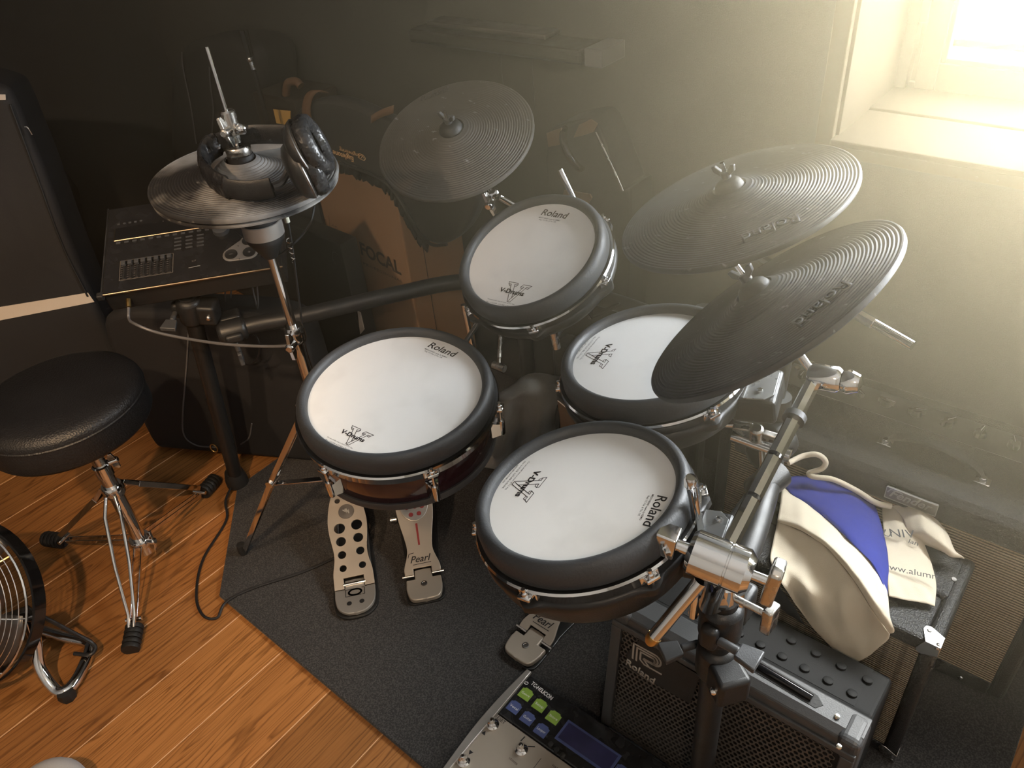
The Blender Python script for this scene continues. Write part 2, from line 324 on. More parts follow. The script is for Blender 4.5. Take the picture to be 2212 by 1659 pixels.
def text(name, s, m, parent, p0, p1, nrm, height=None, shear=0., up=.0004, bold=0., res=3, thick=0., align='LEFT', space=1., yscale=1.):
    """flat lettering whose baseline runs from p0 to p1 on the surface with normal nrm"""
    p0 = np.array(p0, float); p1 = np.array(p1, float); L = np.linalg.norm(p1 - p0)
    c = bpy.data.curves.new(name, 'FONT'); c.body = s; c.size = 1; c.shear = shear; c.resolution_u = res; c.offset = bold; c.space_character = space; c.extrude = 0
    to = bpy.data.objects.new('tmp_text', c); COL.objects.link(to); dg = bpy.context.evaluated_depsgraph_get()
    me = bpy.data.meshes.new_from_object(to.evaluated_get(dg)); bpy.data.objects.remove(to); bpy.data.curves.remove(c)
    xs = [v.co.x for v in me.vertices]; w = max(xs) - min(xs); x0 = min(xs); k = L / w; ky = (height / .7 if height else k * yscale)
    Mx = frame(p0 + unit(nrm) * up, nrm, p1 - p0)
    for v in me.vertices: v.co = Vector(xf(Mx, ((v.co.x - x0) * k, v.co.y * ky, 0)))
    if thick:
        bm = bmesh.new(); bm.from_mesh(me); r = bmesh.ops.extrude_face_region(bm, geom=bm.faces[:]); n_ = Vector(unit(nrm) * thick)
        bmesh.ops.translate(bm, vec=n_, verts=[g for g in r['geom'] if isinstance(g, bmesh.types.BMVert)]); bmesh.ops.recalc_face_normals(bm, faces=bm.faces); bm.to_mesh(me); bm.free()
    me.materials.clear(); me.materials.append(M[m]); me.name = name
    o = bpy.data.objects.new(name, me); COL.objects.link(o)
    if parent is not None: attach(o, parent)
    return o
def strokes(name, m, parent, Mx, lines, w, up=.0004):
    """thin drawn lines on a plane: each a polyline of local x, y"""
    mb = MB()
    for ln in lines:
        for (x0, y0), (x1, y1) in zip(ln, ln[1:]):
            d = V(x1 - x0, y1 - y0); l = np.linalg.norm(d)
            if l < 1e-9: continue
            t = d / l; nn = V(-t[1], t[0]) * w / 2; e = t * w / 2
            a = V(x0, y0) - e; b = V(x1, y1) + e
            mb.add([(*(a - nn), up), (*(b - nn), up), (*(b + nn), up), (*(a + nn), up)], [(0, 1, 2, 3)], Mx)
    return mb.build(name, m, parent, smooth=False)
def arc(c, r, a0, a1, n=12, u=(1, 0, 0), v=(0, 1, 0)):
    u = np.array(u, float); v = np.array(v, float); return [np.array(c) + r * (math.cos(a0 + (a1 - a0) * i / n) * u + math.sin(a0 + (a1 - a0) * i / n) * v) for i in range(n + 1)]
def spline(pts, n=8):
    """Catmull-Rom through the points"""
    P = [np.array(p, float) for p in pts]; P = [2 * P[0] - P[1]] + P + [2 * P[-1] - P[-2]]; out = []
    for i in range(1, len(P) - 2):
        for k in range(n):
            t = k / n; a, b, c, d = P[i - 1], P[i], P[i + 1], P[i + 2]
            out.append(.5 * (2 * b + (c - a) * t + (2 * a - 5 * b + 4 * c - d) * t * t + (3 * b - a - 3 * c + d) * t ** 3))
    out.append(P[-2]); return out

# ------------------------------------------------------------------ the room
X0, X1, Y0, Y1, ZC = -2.85, 1.7, -2.0, 1.5, 2.42
WX0, WX1, WZ0, WZ1 = -.484, 1.45, .925, 1.86            # window opening
fl = struct(MB().box((X0 - .1, Y0 - .1, -.12), (X1 + .1, Y1 + .4, -.014)).build('floor', 'cardboard_dark', smooth=False))
pw = .1625; base_x = -1.154
plank_meshes = {}
k = -11
while base_x + k * pw < X1:
    xa = base_x + k * pw; rr = random.Random(k * 31 + 5)
    y = Y0 - rr.uniform(0, 1.3)
    if k == 0: y = -1.62
    while y < Y1:
        Ln = rr.choice((2.2, 2.6, 3.0)); ya, yb = max(y, Y0), min(y + Ln, Y1)
        if yb - ya > .02 and xa + pw > X0:
            key = round(yb - ya, 3)
            if key not in plank_meshes:
                plank_meshes[key] = MB().box((.0003, .0002, -.014), (pw - .0003, yb - ya - .0002, 0)).build('plank', 'oak', smooth=False, bev=.0016, seg=1)
                o = plank_meshes[key]
            else:
                o = plank_meshes[key].copy(); COL.objects.link(o)
            o.location = (xa, ya, 0); o.parent = fl
        y += Ln
    k += 1
w = MB()
w.box((X0 - .12, Y1, 0), (WX0, Y1 + .36, ZC)); w.box((WX1, Y1, 0), (X1 + .12, Y1 + .36, ZC)); w.box((WX0, Y1, 0), (WX1, Y1 + .36, WZ0 - .018)); w.box((WX0, Y1, WZ1), (WX1, Y1 + .36, ZC))
struct(w.build('wall_back', 'wall_black', smooth=False))
struct(MB().box((X0 - .12, Y0, 0), (X0, Y1, ZC)).build('wall_left', 'wall_black', smooth=False))
struct(MB().box((X1, Y0, 0), (X1 + .12, Y1, ZC)).build('wall_right', 'wall_grey', smooth=False))
struct(MB().box((X0 - .12, Y0 - .12, 0), (X1 + .12, Y0, ZC)).build('wall_front', 'wall_grey', smooth=False))
struct(MB().box((X0 - .12, Y0 - .12, ZC), (X1 + .12, Y1 + .36, ZC + .12)).build('ceiling', 'ceiling_paint', smooth=False))
# window
wn = bpy.data.objects.new('window_1', None); COL.objects.link(wn); wn.location = (WX0, Y1, WZ0); struct(wn)
cs = MB(); cs.box((WX0 - .030, Y1 - .016, WZ0 - .034), (WX0 + .002, Y1, WZ1 + .03)); cs.box((WX1 - .002, Y1 - .016, WZ0 - .034), (WX1 + .03, Y1, WZ1 + .03)); cs.box((WX0, Y1 - .016, WZ1 - .002), (WX1, Y1, WZ1 + .03))
cs.build('casing', 'window_paint', wn, smooth=False, bev=.002)
MB().box((WX0 + .0005, Y1 - .020, WZ0 - .034), (WX1 - .0005, Y1 - .001, WZ0 - .012)).build('bottom_casing', 'window_paint', wn, smooth=False, bev=.002)
MB().box((WX0 + .001, Y1 - .026, WZ0 - .0115), (WX1 - .001, Y1 + .16, WZ0)).build('sill', 'window_paint', wn, smooth=False, bev=.003)
MB().box((WX0 + .001, Y1 + .16, WZ0 - .017), (WX1 - .001, Y1 + .34, WZ0 + .004)).build('inner_sill', 'window_paint', wn, smooth=False, bev=.002)
for nm, a, b in (('reveal_board', (WX0, Y1 + .001, WZ0), (WX0 + .008, Y1 + .30, WZ1)), ('reveal_board', (WX1 - .008, Y1 + .001, WZ0), (WX1, Y1 + .30, WZ1)), ('reveal_board', (WX0 + .008, Y1 + .001, WZ1 - .008), (WX1 - .008, Y1 + .30, WZ1))):
    MB().box(a, b).build(nm, 'window_paint', wn, smooth=False, bev=.001)
fr = MB(); a, b, yy = WX0 + .0, WX1, Y1 + .30
fr.box((a, yy, WZ0 + .004), (a + .030, yy + .05, WZ1)); fr.box((b - .030, yy, WZ0 + .004), (b, yy + .05, WZ1)); fr.box((a + .03, yy, WZ1 - .03), (b - .03, yy + .05, WZ1)); fr.box((a + .03, yy + .02, WZ0 + .004), (b - .03, yy + .05, WZ0 + .012))
fr.box((a + .03, yy + .028, WZ0 + .012), (a + .075, yy + .05, WZ1)); fr.box((b - .075, yy + .028, WZ0 + .012), (b - .03, yy + .05, WZ1)); fr.box((a + .03, yy + .028, WZ0 + .012), (b - .03, yy + .05, WZ0 + .040)); fr.box((a + .03, yy + .028, WZ1 - .06), (b - .03, yy + .05, WZ1 - .03))
fr.build('frame', 'window_paint', wn, smooth=False, bev=.0015)
sx0, sx1, sz0, sz1, sy = WX0 + .050, WX1 - .050, WZ0 + .012, WZ1 - .035, Y1 + .282
gx0, gx1, gz0, gz1 = WX0 + .099, WX1 - .099, WZ0 + .074, WZ1 - .10
s_ = MB(); s_.box((sx0, sy, sz0), (gx0 - .010, sy + .045, sz1)); s_.box((gx1 + .010, sy, sz0), (sx1, sy + .045, sz1)); s_.box((gx0 - .010, sy, sz0), (gx1 + .010, sy + .045, gz0 - .010)); s_.box((gx0 - .010, sy, gz1 + .010), (gx1 + .010, sy + .045, sz1))
sash = s_.build('sash', 'window_paint', wn, smooth=False, bev=.002)
bd = MB()
for q0, q1 in (((gx0 - .010, gz0 - .010), (gx0, gz1 + .01)), ((gx1, gz0 - .010), (gx1 + .01, gz1 + .01)), ((gx0, gz0 - .01), (gx1, gz0)), ((gx0, gz1), (gx1, gz1 + .01))):
    bd.box((q0[0], sy + .004, q0[1]), (q1[0], sy + .03, q1[1]))
bd.build('glazing_bead', 'window_paint', sash, smooth=False, bev=.003)
MB().box((gx0 - .005, sy + .026, gz0 - .005), (gx1 + .005, sy + .030, gz1 + .005)).build('pane', 'glass', sash, smooth=False)
for zz in (1.2, 1.70): MB().cyl((WX0 + .034, sy + .012, zz - .03), (WX0 + .034, sy + .012, zz + .03), .007).build('hinge', 'window_paint', sash)
MB().box((WX0 + .031, Y1 + .286, 1.06), (WX0 + .049, Y1 + .299, 1.12)).build('hinge_block', 'window_paint', sash, smooth=False, bev=.002)
os_ = MB(); os_.box((WX0 - .1, Y1 + .37, WZ0 + .02), (WX1 + .1, Y1 + .50, WZ0 + .05)); os_.box((WX0 - .1, Y1 + .47, WZ0 + .05), (WX1 + .1, Y1 + .50, WZ0 + .065))
os_.build('outer_sill', 'window_paint', wn, smooth=False, bev=.003)
for xx in (-.228, -.196): MB().lathe([(0, 0), (.0022, 0), (.0022, .0006), (0, .0006)], 12, frame((xx, Y1 - .0200, WZ0 - .026), (0, -1, 0))).build('screw_head', 'ink_brown', wn)

# ceiling lamps behind the camera: the warm light of the room, plus one added fill
def ceiling_lamp(label, x, y, aim, power, size, cone, col):
    t = thing('ceiling_spotlight', label, 'lamp', (x, y, ZC), 'ceiling spotlights')
    MB().cyl((x, y, ZC - .02), (x, y, ZC), .055).build('base_plate', 'plastic_black', t)
    d = unit(np.array(aim) - V(x, y, ZC - .1)); c = V(x, y, ZC - .1)
    MB().cyl((x, y, ZC - .02), tuple(c - d * .03), .008).build('stem', 'plastic_black', t)
    MB().lathe([(.0, -.05), (.035, -.05), (.045, .04), (.042, .04), (.034, -.02), (0, -.02)], 24, frame(c, d, (1, 0, 0))).build('housing', 'plastic_black', t)
    l = bpy.data.lights.new('bulb', 'SPOT'); l.energy = power; l.spot_size = math.radians(cone); l.spot_blend = .6; l.color = col; l.shadow_soft_size = size
    lo = bpy.data.objects.new('bulb', l); COL.objects.link(lo); lo.location = Vector(c + d * .05); lo.rotation_euler = Vector(-d).to_track_quat('Z', 'Y').to_euler(); attach(lo, t)
ceiling_lamp('black ceiling spotlight aimed at the drum throne', -.05, -.60, (-1.95, .12, 0), LAMP_POWER * .82, .035, 50, (1, .66, .36))
ceiling_lamp('black ceiling spotlight aimed at the cymbals', -.95, -.95, (-1.85, 1.0, .75), LAMP_POWER * .60, .035, 52, (1, .68, .42))
ceiling_lamp('black ceiling spotlight aimed at the amplifiers', .75, -.80, (-.15, 1.0, .3), LAMP_POWER * .22, .035, 62, (1, .72, .48))  # invented fill light for the dim amplifier fronts, no known fixture

# rug
rug = MB().prism([(-1.40, .432), (.157, .412), (.157, 1.495), (-1.68, 1.495), (-1.68, .685)], 0, .010)
rg = tag(rug.build('drum_rug', 'carpet', smooth=False, bev=.003), 'large black carpet rug with a cut corner lying under the whole drum kit', 'rug')

# ------------------------------------------------------------------ drum pads
def vlogo(parent, Mx, k):
    """outlined block V with perspective, drawn as thin lines, k = metres per unit"""
    L_ = [[(-.62, .62), (-.02, .62), (.03, .52), (-.18, .50), (.12, -.34), (.46, .46), (.26, .44), (.36, .60), (.90, .60), (.80, .46), (.62, .46), (.16, -.62), (-.02, -.62), (-.40, .48), (-.56, .48), (-.62, .62)],
          [(-.56, .48), (-.46, .38), (-.36, .36)], [(.03, .52), (-.02, .42), (-.14, .40)], [(.80, .46), (.76, .36), (.60, .38)], [(.26, .44), (.30, .36), (.42, .36)], [(.46, .46), (.02, -.55)], [(-.18, .50), (.09, -.26)]]
    return strokes('logo_outline', 'ink', parent, Mx, [[(x * k, y * k) for x, y in l] for l in L_], .0011)
def drum(name, label, c, n, rin, lug0, style, logo, depth, shell, floor_xy, bottom=False):
    c = np.array(c, float); n = unit(n); A = frame(c, n)
    t = thing(name, label, 'drum', (*floor_xy,), 'electronic drum pads')
    rs = rin + .0195
    head = MB().lathe([(0, .0006), (rin * .5, .0004), (rin + .004, 0)], 96, A).build('head', 'mesh_head', t)
    # rubber hoop: soft rounded cover
    pr = [(rin - .0005, -.004), (rin, .004), (rin + .003, .0105), (rin + .008, .0130), (rin + .013, .0118), (rin + .0175, .0065), (rin + .0195, -.002), (rin + .0195, -.020), (rin + .017, -.024), (rin + .002, -.024)]
    MB().lathe(pr, 96, A).build('rubber_hoop', 'rubber', t, ang=60)
    hp = [(rin + .012, -.0235), (rin + .021, -.0235), (rin + .0245, -.0215), (rin + .0265, -.0245), (rin + .0245, -.028), (rin + .0225, -.030), (rin + .0225, -.040), (rin + .0205, -.0415), (rin + .012, -.0415)]
    MB().lathe(hp, 96, A).build('metal_hoop', 'chrome', t, ang=60)
    if style == 'snare':
        sp = [(rin + .010, -.040), (rin + .0115, -.044), (rin + .0115, -.098), (rin + .010, -.100)]
        MB().lathe(sp, 96, A).build('shell', shell, t)
        MB().lathe([(rin + .004, -.100), (rin + .0145, -.098), (rin + .0165, -.104), (rin + .0150, -.112), (rin + .006, -.114), (0, -.114)], 96, A).build('bottom_ring', 'rubber', t, ang=60)
    else:
        # moulded shell with six ears round the tension rods
        prof = []
        K = 144
        rows = []
        for z, dr, ear in ((-.0417, .004, 0), (-.0418, .0205, .8), (-.0440, .0235, 1), (-.052, .0245, 1), (-.060, .0215, .55), (-depth + .012, .018, .0), (-depth, .010, 0), (-depth, -.02, 0)):
            row = []
            for q in range(K):
                a = 2 * math.pi * q / K; e = max(0, math.cos((a - math.radians(lug0)) * 6)) ** 6
                r = rin + dr + ear * e * .012
                row.append(xf(A, (r * math.cos(a), r * math.sin(a), z)))
            rows.append(row)
        mb = MB().grid(rows, True); mb.lathe([(rin - .02, -depth), (0, -depth)], 48, A); mb.build('shell', shell, t, ang=50)
    for j in range(6):
        a = math.radians(lug0 + 60 * j); ca, sa = math.cos(a), math.sin(a)
        B = A @ np.array([[ca, -sa, 0, (rin + .0275) * ca], [sa, ca, 0, (rin + .0275) * sa], [0, 0, 1, 0], [0, 0, 0, 1.0]])
        lug = MB()
        lug.box((-.006, -.009, -.034), (.0065, .009, -.0285), B); lug.box((-.010, -.013, -.040), (-.003, .013, -.027), B)
        lu = lug.build('hoop_claw', 'chrome', t, bev=.0015)
        rod = MB(); zb = -.060 if style == 'snare' else -.050
        rod.lathe([(0, -.019), (.0028, -.019), (.0028, -.024), (.0046, -.025), (.0050, -.0285), (.0026, -.030), (.0026, zb), (0, zb)], 14, B)
        rod.build('tension_rod', 'chrome', lu)
        if style == 'snare':
            lb = MB(); lb.lathe([(0, -.058), (.0056, -.059), (.0062, -.064), (.0062, -.090), (.0048, -.093), (0, -.0935)], 16, B)
            lb.add([(-.016, -.011, -.060), (-.016, .011, -.060), (-.016, .011, -.094), (-.016, -.011, -.094), (.001, -.0055, -.066), (.001, .0055, -.066), (.001, .0055, -.090), (.001, -.0055, -.090)],
                   [(0, 1, 5, 4), (1, 2, 6, 5), (2, 3, 7, 6), (3, 0, 4, 7), (4, 5, 6, 7)], B)
            lb.build('lug', 'chrome', t, ang=30)
    # print on the head
    P = lambda q: on(q[0], q[1], c, n)
    if 'roland' in logo:
        a, b = logo['roland']; a, b = P(a), P(b)
        text('brand_lettering', 'Roland', 'ink', head, a, b, n, shear=.12, bold=.012, yscale=1.0)
        d = unit(b - a); dn = -np.cross(n, d); Lr = np.linalg.norm(b - a)
        text('small_print', 'MESH HEAD made by REMO', 'ink', head, a + dn * Lr * .135, a + dn * Lr * .135 + d * Lr * .84, n, res=1, bold=.01)
        text('small_print', 'Reg. U.S. Pat. & Tm. Off.', 'ink', head, a + dn * Lr * .215 + d * Lr * .06, a + dn * Lr * .215 + d * Lr * .72, n, res=1, bold=.01)
    if 'v' in logo:
        a, b = logo['v']; a, b = P(a), P(b); d = unit(b - a); un = np.cross(n, d); Lr = np.linalg.norm(b - a)
        text('model_lettering', 'V-Drums', 'ink', head, a, b, n, bold=.035, yscale=.9, up=.0006)
        vlogo(head, frame((a + b) / 2 + un * Lr * .06 + d * Lr * .05, n, d), Lr * .62)
        for i, (s, o, l) in enumerate((('For use under one or more of U.S. Pat.', -.08, 1.12), ('Nos. 6,121,538, 6,271,458, 6,756,535,', -.06, 1.08), ('6,921,857 and 7,385,135.', .12, .72))):
            q = a - un * Lr * (.40 + .115 * i) + d * Lr * (o - .16); text('small_print', s, 'ink', head, q, q + d * Lr * l, n, res=1, bold=.008)
    return t, A
SN_C, SN_N = (-.861, .659, .705), (.063, -.063, .996)
T1_C, T1_N = (-.813, .981, .826), (-.069, -.410, .909)
T2_C, T2_N = (-.508, .882, .779), (-.150, -.067, .986)
T3_C, T3_N = (-.429, .582, .775), (-.209, -.063, .976)
snare, SNA = drum('snare_drum_pad', 'largest white-headed drum pad with a plum shell, beside the hi-hat stand', SN_C, SN_N, .146, -88, 'snare', {'roland': ((923, 749), (980, 772)), 'v': ((735, 934), (784, 956))}, .1, 'shell_plum', (-.867, .664, .0))
tom1, T1A = drum('tom_drum_pad', 'white-headed drum pad tilted towards the player below the spotted cymbal', T1_C, T1_N, .121, -118, 'tom', {'roland': ((1168, 464), (1223, 473)), 'v': ((1078, 629), (1130, 640))}, .075, 'plastic_black', (-.812, .982, .0))
tom2, T2A = drum('tom_drum_pad', 'white-headed drum pad partly covered by the steeply tilted front cymbal', T2_C, T2_N, .121, -144, 'tom', {'v': ((1312, 742), (1275, 787))}, .085, 'plastic_black', (-.535, .92, .0))
tom3, T3A = drum('tom_drum_pad', 'white-headed drum pad nearest the camera, beside the chrome boom clamp', T3_C, T3_N, .121, -144, 'tom', {'roland': ((1421, 1070), (1387, 1137)), 'v': ((1158, 1016), (1112, 1072))}, .09, 'plastic_black', (-.428, .583, .0))
# mount boxes on the pads
def mount(t, A, ang, rin, w=.085, l=.085):
    a = math.radians(ang); ca, sa = math.cos(a), math.sin(a)
    B = A @ np.array([[ca, -sa, 0, 0], [sa, ca, 0, 0], [0, 0, 1, 0], [0, 0, 0, 1.0]])
    bx = MB().box((rin + .005, -w / 2, -.086), (rin + .020 + l, w / 2, -.043), B).build('mount_box', 'plastic_black', t, smooth=False, bev=.008, seg=3)
    pl_ = MB().prism([(rin + .024, -w / 2 + .004), (rin + .016 + l - .012, -w / 2 + .004), (rin + .016 + l, -w / 2 + .016), (rin + .016 + l, w / 2 - .016), (rin + .016 + l - .012, w / 2 - .004), (rin + .024, w / 2 - .004)], -.043, -.0405, B).build('mount_plate', 'plate_grey', t, smooth=False, bev=.0008)
    for yy in (-.02, .022): MB().lathe([(0, -.0405), (.005, -.0405), (.0045, -.0375), (.002, -.0365), (0, -.0365)], 14, B @ rotz(0, (rin + .045, yy, 0))).build('bolt', 'chrome', pl_)
    return B
mount(tom2, T2A, 15, .121, .085, .050); mount(tom3, T3A, 13, .121, .082, .040)

# ------------------------------------------------------------------ rubber cymbal pads
def cymbal(name, label, c, n, R, base, material='cymbal_rubber', bell=.030, smooth_to=.0, logo=None, logo_side='top', drop=None, wing=True, group='rubber cymbal pads', rise=.018, stop=True):
    c = np.array(c, float); n = unit(n); A = frame(c, n)
    t = thing(name, label, 'cymbal', base, group)
    pr = [(R - .030, -.010), (R - .004, -.0085), (R - .0005, -.006), (R, -.002), (R - .001, .0008), (R - .003, .0018)]
    g0, g1 = .030, R - .006; K = int((g1 - g0) / .0046)
    zz = lambda r: rise * max(0, (R - r)) / (R - .055) + bell * math.exp(-(r / .040) ** 2 * 1.3)
    for i in range(K):
        r = g1 - (g1 - g0) * i / K; st = (g1 - g0) / K; dz = .0012 if r > smooth_to else .0004
        pr += [(r, zz(r)), (r - st * .3, zz(r) + dz), (r - st * .7, zz(r) + dz)]
    z0 = zz(.028); pr += [(.028, z0), (.025, z0 + .001), (.0235, z0 - .001), (.0235, z0 - .009), (.008, z0 - .010), (.008, 0), (.03, -.012), (R - .030, -.010)]
    body = MB().lathe(pr, 128, A).build('pad_body', material, t, ang=32)
    zt = z0 - .004
    if stop:
        MB().lathe([(0, zt - .006), (.0232, zt - .006), (.0232, zt + .002), (.0185, zt + .012), (.0140, zt + .015), (.0120, zt + .016), (0, zt + .016)], 28, A).build('rubber_stopper', 'rubber_black', t)
    if wing:
        wg = MB(); wg.cyl(xf(A, (0, 0, zt + .019)), xf(A, (0, 0, zt + .030)), .0075, n=16)
        for s in (-1, 1): wg.prism([(s * .004, zt + .021), (s * .017, zt + .030), (s * .019, zt + .039), (s * .013, zt + .040), (s * .004, zt + .030)], -.003, .003, A @ np.array([[1, 0, 0, 0], [0, 0, -1, 0], [0, 1, 0, 0], [0, 0, 0, 1.0]]))
        wg.build('wing_nut', 'plastic_grey' if wing == 'dark' else 'chrome_worn', t, bev=.0012)
        MB().cyl(xf(A, (0, 0, zt + .02)), xf(A, (0, 0, zt + .044)), .0035, n=12).build('stand_tip', 'chrome', t)
    if logo:
        # moulded lettering following the cone
        p0, p1 = [on(q[0], q[1], c + n * .010, n) for q in logo]
        d0 = p0 - c; rr = np.linalg.norm(d0 - n * (d0 @ n)); mid = (p0 + p1) / 2; rad = mid - c; rad = unit(rad - n * (rad @ n)); sl = rise / (R - .055)
        nn = unit(n + rad * sl); rm = np.linalg.norm((mid - c) - n * ((mid - c) @ n)); hh = zz(rm) + .0026
        q0 = c + n * hh + (p0 - c - n * ((p0 - c) @ n)); q1 = c + n * hh + (p1 - c - n * ((p1 - c) @ n))
        text('moulded_lettering', 'Roland', material, body, q0, q1, nn, bold=.01, thick=.0012, up=-.0002, shear=.1)
    return t, A
HAT_C, HAT_N = (-1.150, .672, 1.022), (.072, -.005, .997)
CR_C, CR_N = (-1.037, 1.054, .976), (.124, -.404, .906)
RB_C, RB_N = (-.470, 1.053, .970), (-.298, -.161, .941)
RF_C, RF_N = (-.323, .852, .941), (-.617, -.122, .777)
cymbal('crash_cymbal_pad', 'dark cymbal pad with pale spots above the tilted drum pad and cardboard box', CR_C, CR_N, .152, (CR_C[0], CR_C[1], 0), wing='dark', material='crash_rubber', logo=((908, 215), (970, 193)), bell=.012, rise=.014)
cymbal('ride_cymbal_pad', 'dark ribbed cymbal pad with a wing nut below the window', RB_C, RB_N, .178, (RB_C[0], RB_C[1], 0), logo=((1722, 461), (1597, 511)), bell=.012, wing='dark')
cymbal('crash_cymbal_pad', 'steeply tilted dark cymbal pad with a pale edge in front of the window wall', RF_C, RF_N, .178, (RF_C[0], RF_C[1], 0), wing='dark', logo=((1822, 608), (1708, 703)), bell=.014)

# ------------------------------------------------------------------ hi-hat: stand, cymbal pad, headphones
HX = lambda z: V(-1.155 + (1.22 - z) * .018, .675 + (1.22 - z) * .004, z)
def wing(mb, c, ax, up, s=1.0):
    """a wing bolt: hub along ax with two ears along up"""
    A = frame(c, ax, up)
    mb.lathe([(0, -.006 * s), (.0065 * s, -.006 * s), (.0065 * s, .010 * s), (.004 * s, .012 * s), (0, .012 * s)], 14, A)
    for q in (-1, 1): mb.prism([(q * .003 * s, -.004 * s), (q * .014 * s, -.003 * s), (q * .021 * s, .002 * s), (q * .021 * s, .007 * s), (q * .012 * s, .008 * s), (q * .003 * s, .009 * s)], -.0028 * s, .0028 * s, A @ np.array([[1, 0, 0, 0], [0, 0, -1, 0], [0, 1, 0, 0], [0, 0, 0, 1.0]]))
hs = thing('hi_hat_stand', 'chrome hi-hat stand with a perforated footboard beside the snare pad', 'stand', (-1.135, .68, .01))
MB().tube([HX(1.222), HX(.86)], .0031, 10).build('pull_rod', 'chrome', hs)
MB().tube([HX(.872), HX(.70)], .0085, 16).build('upper_tube', 'chrome', hs)
MB().tube([HX(.72), HX(.30)], .0125, 18).build('lower_tube', 'chrome', hs)
cl = MB(); cl.lathe([(0, 0), (.017, 0), (.019, .006), (.019, .026), (.016, .034), (0, .034)], 20, frame(HX(.695), (0, 0, 1)))
cl.build('height_collar', 'chrome', hs)
wm = MB(); wing(wm, HX(.705) + V(.012, -.020, -.004), (.5, -.85, 0), (0, 0, 1), 1.35); wm.build('wing_bolt', 'chrome', hs, bev=.001)
MB().lathe([(0, .872), (.012, .872), (.016, .880), (.030, .902), (.033, .908), (.033, .914)], 28, rotz(0, (HX(.9)[0], HX(.9)[1], 0))).build('sensor_cup', 'plastic_black', hs)
MB().lathe([(.033, .914), (.0345, .915), (.0345, .940), (.033, .941)], 28, rotz(0, (HX(.9)[0], HX(.9)[1], 0))).build('sensor_ring', 'steel', hs)
MB().lathe([(.031, .940), (.031, .985), (.02, .992), (0, .992)], 28, rotz(0, (HX(.95)[0], HX(.95)[1], 0))).build('sensor_body', 'plastic_black', hs)
sp = MB(); sp.tube([HX(.88) + V(.036, .02, 0) + V(.004 * math.cos(a), .004 * math.sin(a), .03 - .0016 * a) for a in np.linspace(0, 30, 90)], .0009, 5); sp.build('spring', 'chrome', hs)
# leg strips
def strip(mb, a, b, w, th, side):
    a = np.array(a, float); b = np.array(b, float); d = unit(b - a); s = unit(np.array(side, float) - d * (np.array(side, float) @ d)); n_ = np.cross(d, s)
    q = [a - s * w / 2, a + s * w / 2, b + s * w / 2, b - s * w / 2]
    mb.add([p - n_ * th / 2 for p in q] + [p + n_ * th / 2 for p in q], [(0, 3, 2, 1), (4, 5, 6, 7), (0, 1, 5, 4), (1, 2, 6, 5), (2, 3, 7, 6), (3, 0, 4, 7)])
for ang, vis in ((202, 1), (118, 0)):
    d = V(math.cos(math.radians(ang)), math.sin(math.radians(ang)), 0); s = V(-d[1], d[0], 0); L_ = MB(); P0 = V(-1.140, .678, 0)
    ft = P0 + d * (.345 if vis else .24); ft[2] = .012
    for q in (-1, 1):
        kn = P0 + d * .175 + V(0, 0, .30) + s * q * .013; tp = P0 + d * .022 + V(0, 0, .545) + s * q * .010
        if not vis: kn = P0 + d * .12 + V(0, 0, .22) + s * q * .012; tp = P0 + d * .02 + V(0, 0, .36) + s * q * .01
        strip(L_, tp, kn, .012, .003, s if False else np.cross(unit(kn - tp), s)); strip(L_, kn, ft + s * q * .004, .012, .003, np.cross(unit(ft - kn), s))
    L_.build('leg', 'chrome', hs, bev=.0008)
    bz = MB(); strip(bz, P0 + d * .17 + V(0, 0, .29), P0 + V(0, 0, .335) + d * .02, .014, .003, s); bz.build('brace', 'chrome', hs, bev=.0008)
    rf_ = MB(); rf_.lathe([(0, -.008), (.011, -.008), (.013, .004), (.011, .022), (0, .024)], 14, frame(ft + V(0, 0, .007), (0, 0, 1))); rf_.build('rubber_foot', 'rubber_black', hs)
    if vis:
        jb = MB(); jb.cyl(P0 + d * .175 + V(0, 0, .30) - s * .019, P0 + d * .175 + V(0, 0, .30) + s * .019, .0085, n=14); jb.build('knee_bolt', 'chrome', hs)
hc, HA = cymbal('hi_hat_cymbal_pad', 'dusty black hi-hat cymbal pad with headphones resting on it', HAT_C, HAT_N, .152, HX(.98), material='hat_rubber', bell=.026, wing=False, stop=False, group=None, rise=.012)
MB().lathe([(R_, z_) for R_, z_ in ((.02, -.0105), (.147, -.0105), (.150, -.012), (.1495, -.0150), (.146, -.0165), (.03, -.026), (.02, -.026))], 96, HA).build('lower_pad', 'hat_rubber', hc, ang=40)
# clutch
ct = thing('hi_hat_clutch', 'silver hi-hat clutch with a wing bolt clamped on the thin rod', 'clutch', HX(1.06))
zc = lambda z: frame(HX(z), (-.018, -.004, 1))
MB().lathe([(.0035, 0), (.019, 0), (.0205, .002), (.0205, .013), (.019, .015), (.0035, .015)], 32, zc(1.056)).build('knurled_nut', 'chrome_worn', ct)
MB().lathe([(0, -.022), (.021, -.022), (.021, .0), (0, .0)], 24, zc(1.056)).build('felt_washer', 'rubber_black', ct)
MB().lathe([(.0035, .0), (.010, .0), (.010, .012), (.0125, .014), (.0125, .048), (.0095, .051), (.0035, .051)], 24, zc(1.077)).build('clutch_body', 'chrome_worn', ct)
wm = MB(); wing(wm, HX(1.100) + V(.008, -.014, 0), (.45, -.89, .0), (.22, .10, -.97), 1.15); wm.build('wing_bolt', 'chrome_worn', ct, bev=.0012)
wm = MB(); wm.sphere(HX(1.100) + V(.021, .004, 0), .0095, 16); wm.cyl(HX(1.1), HX(1.1) + V(.02, .004, 0), .005); wm.build('memory_knob', 'chrome', ct)

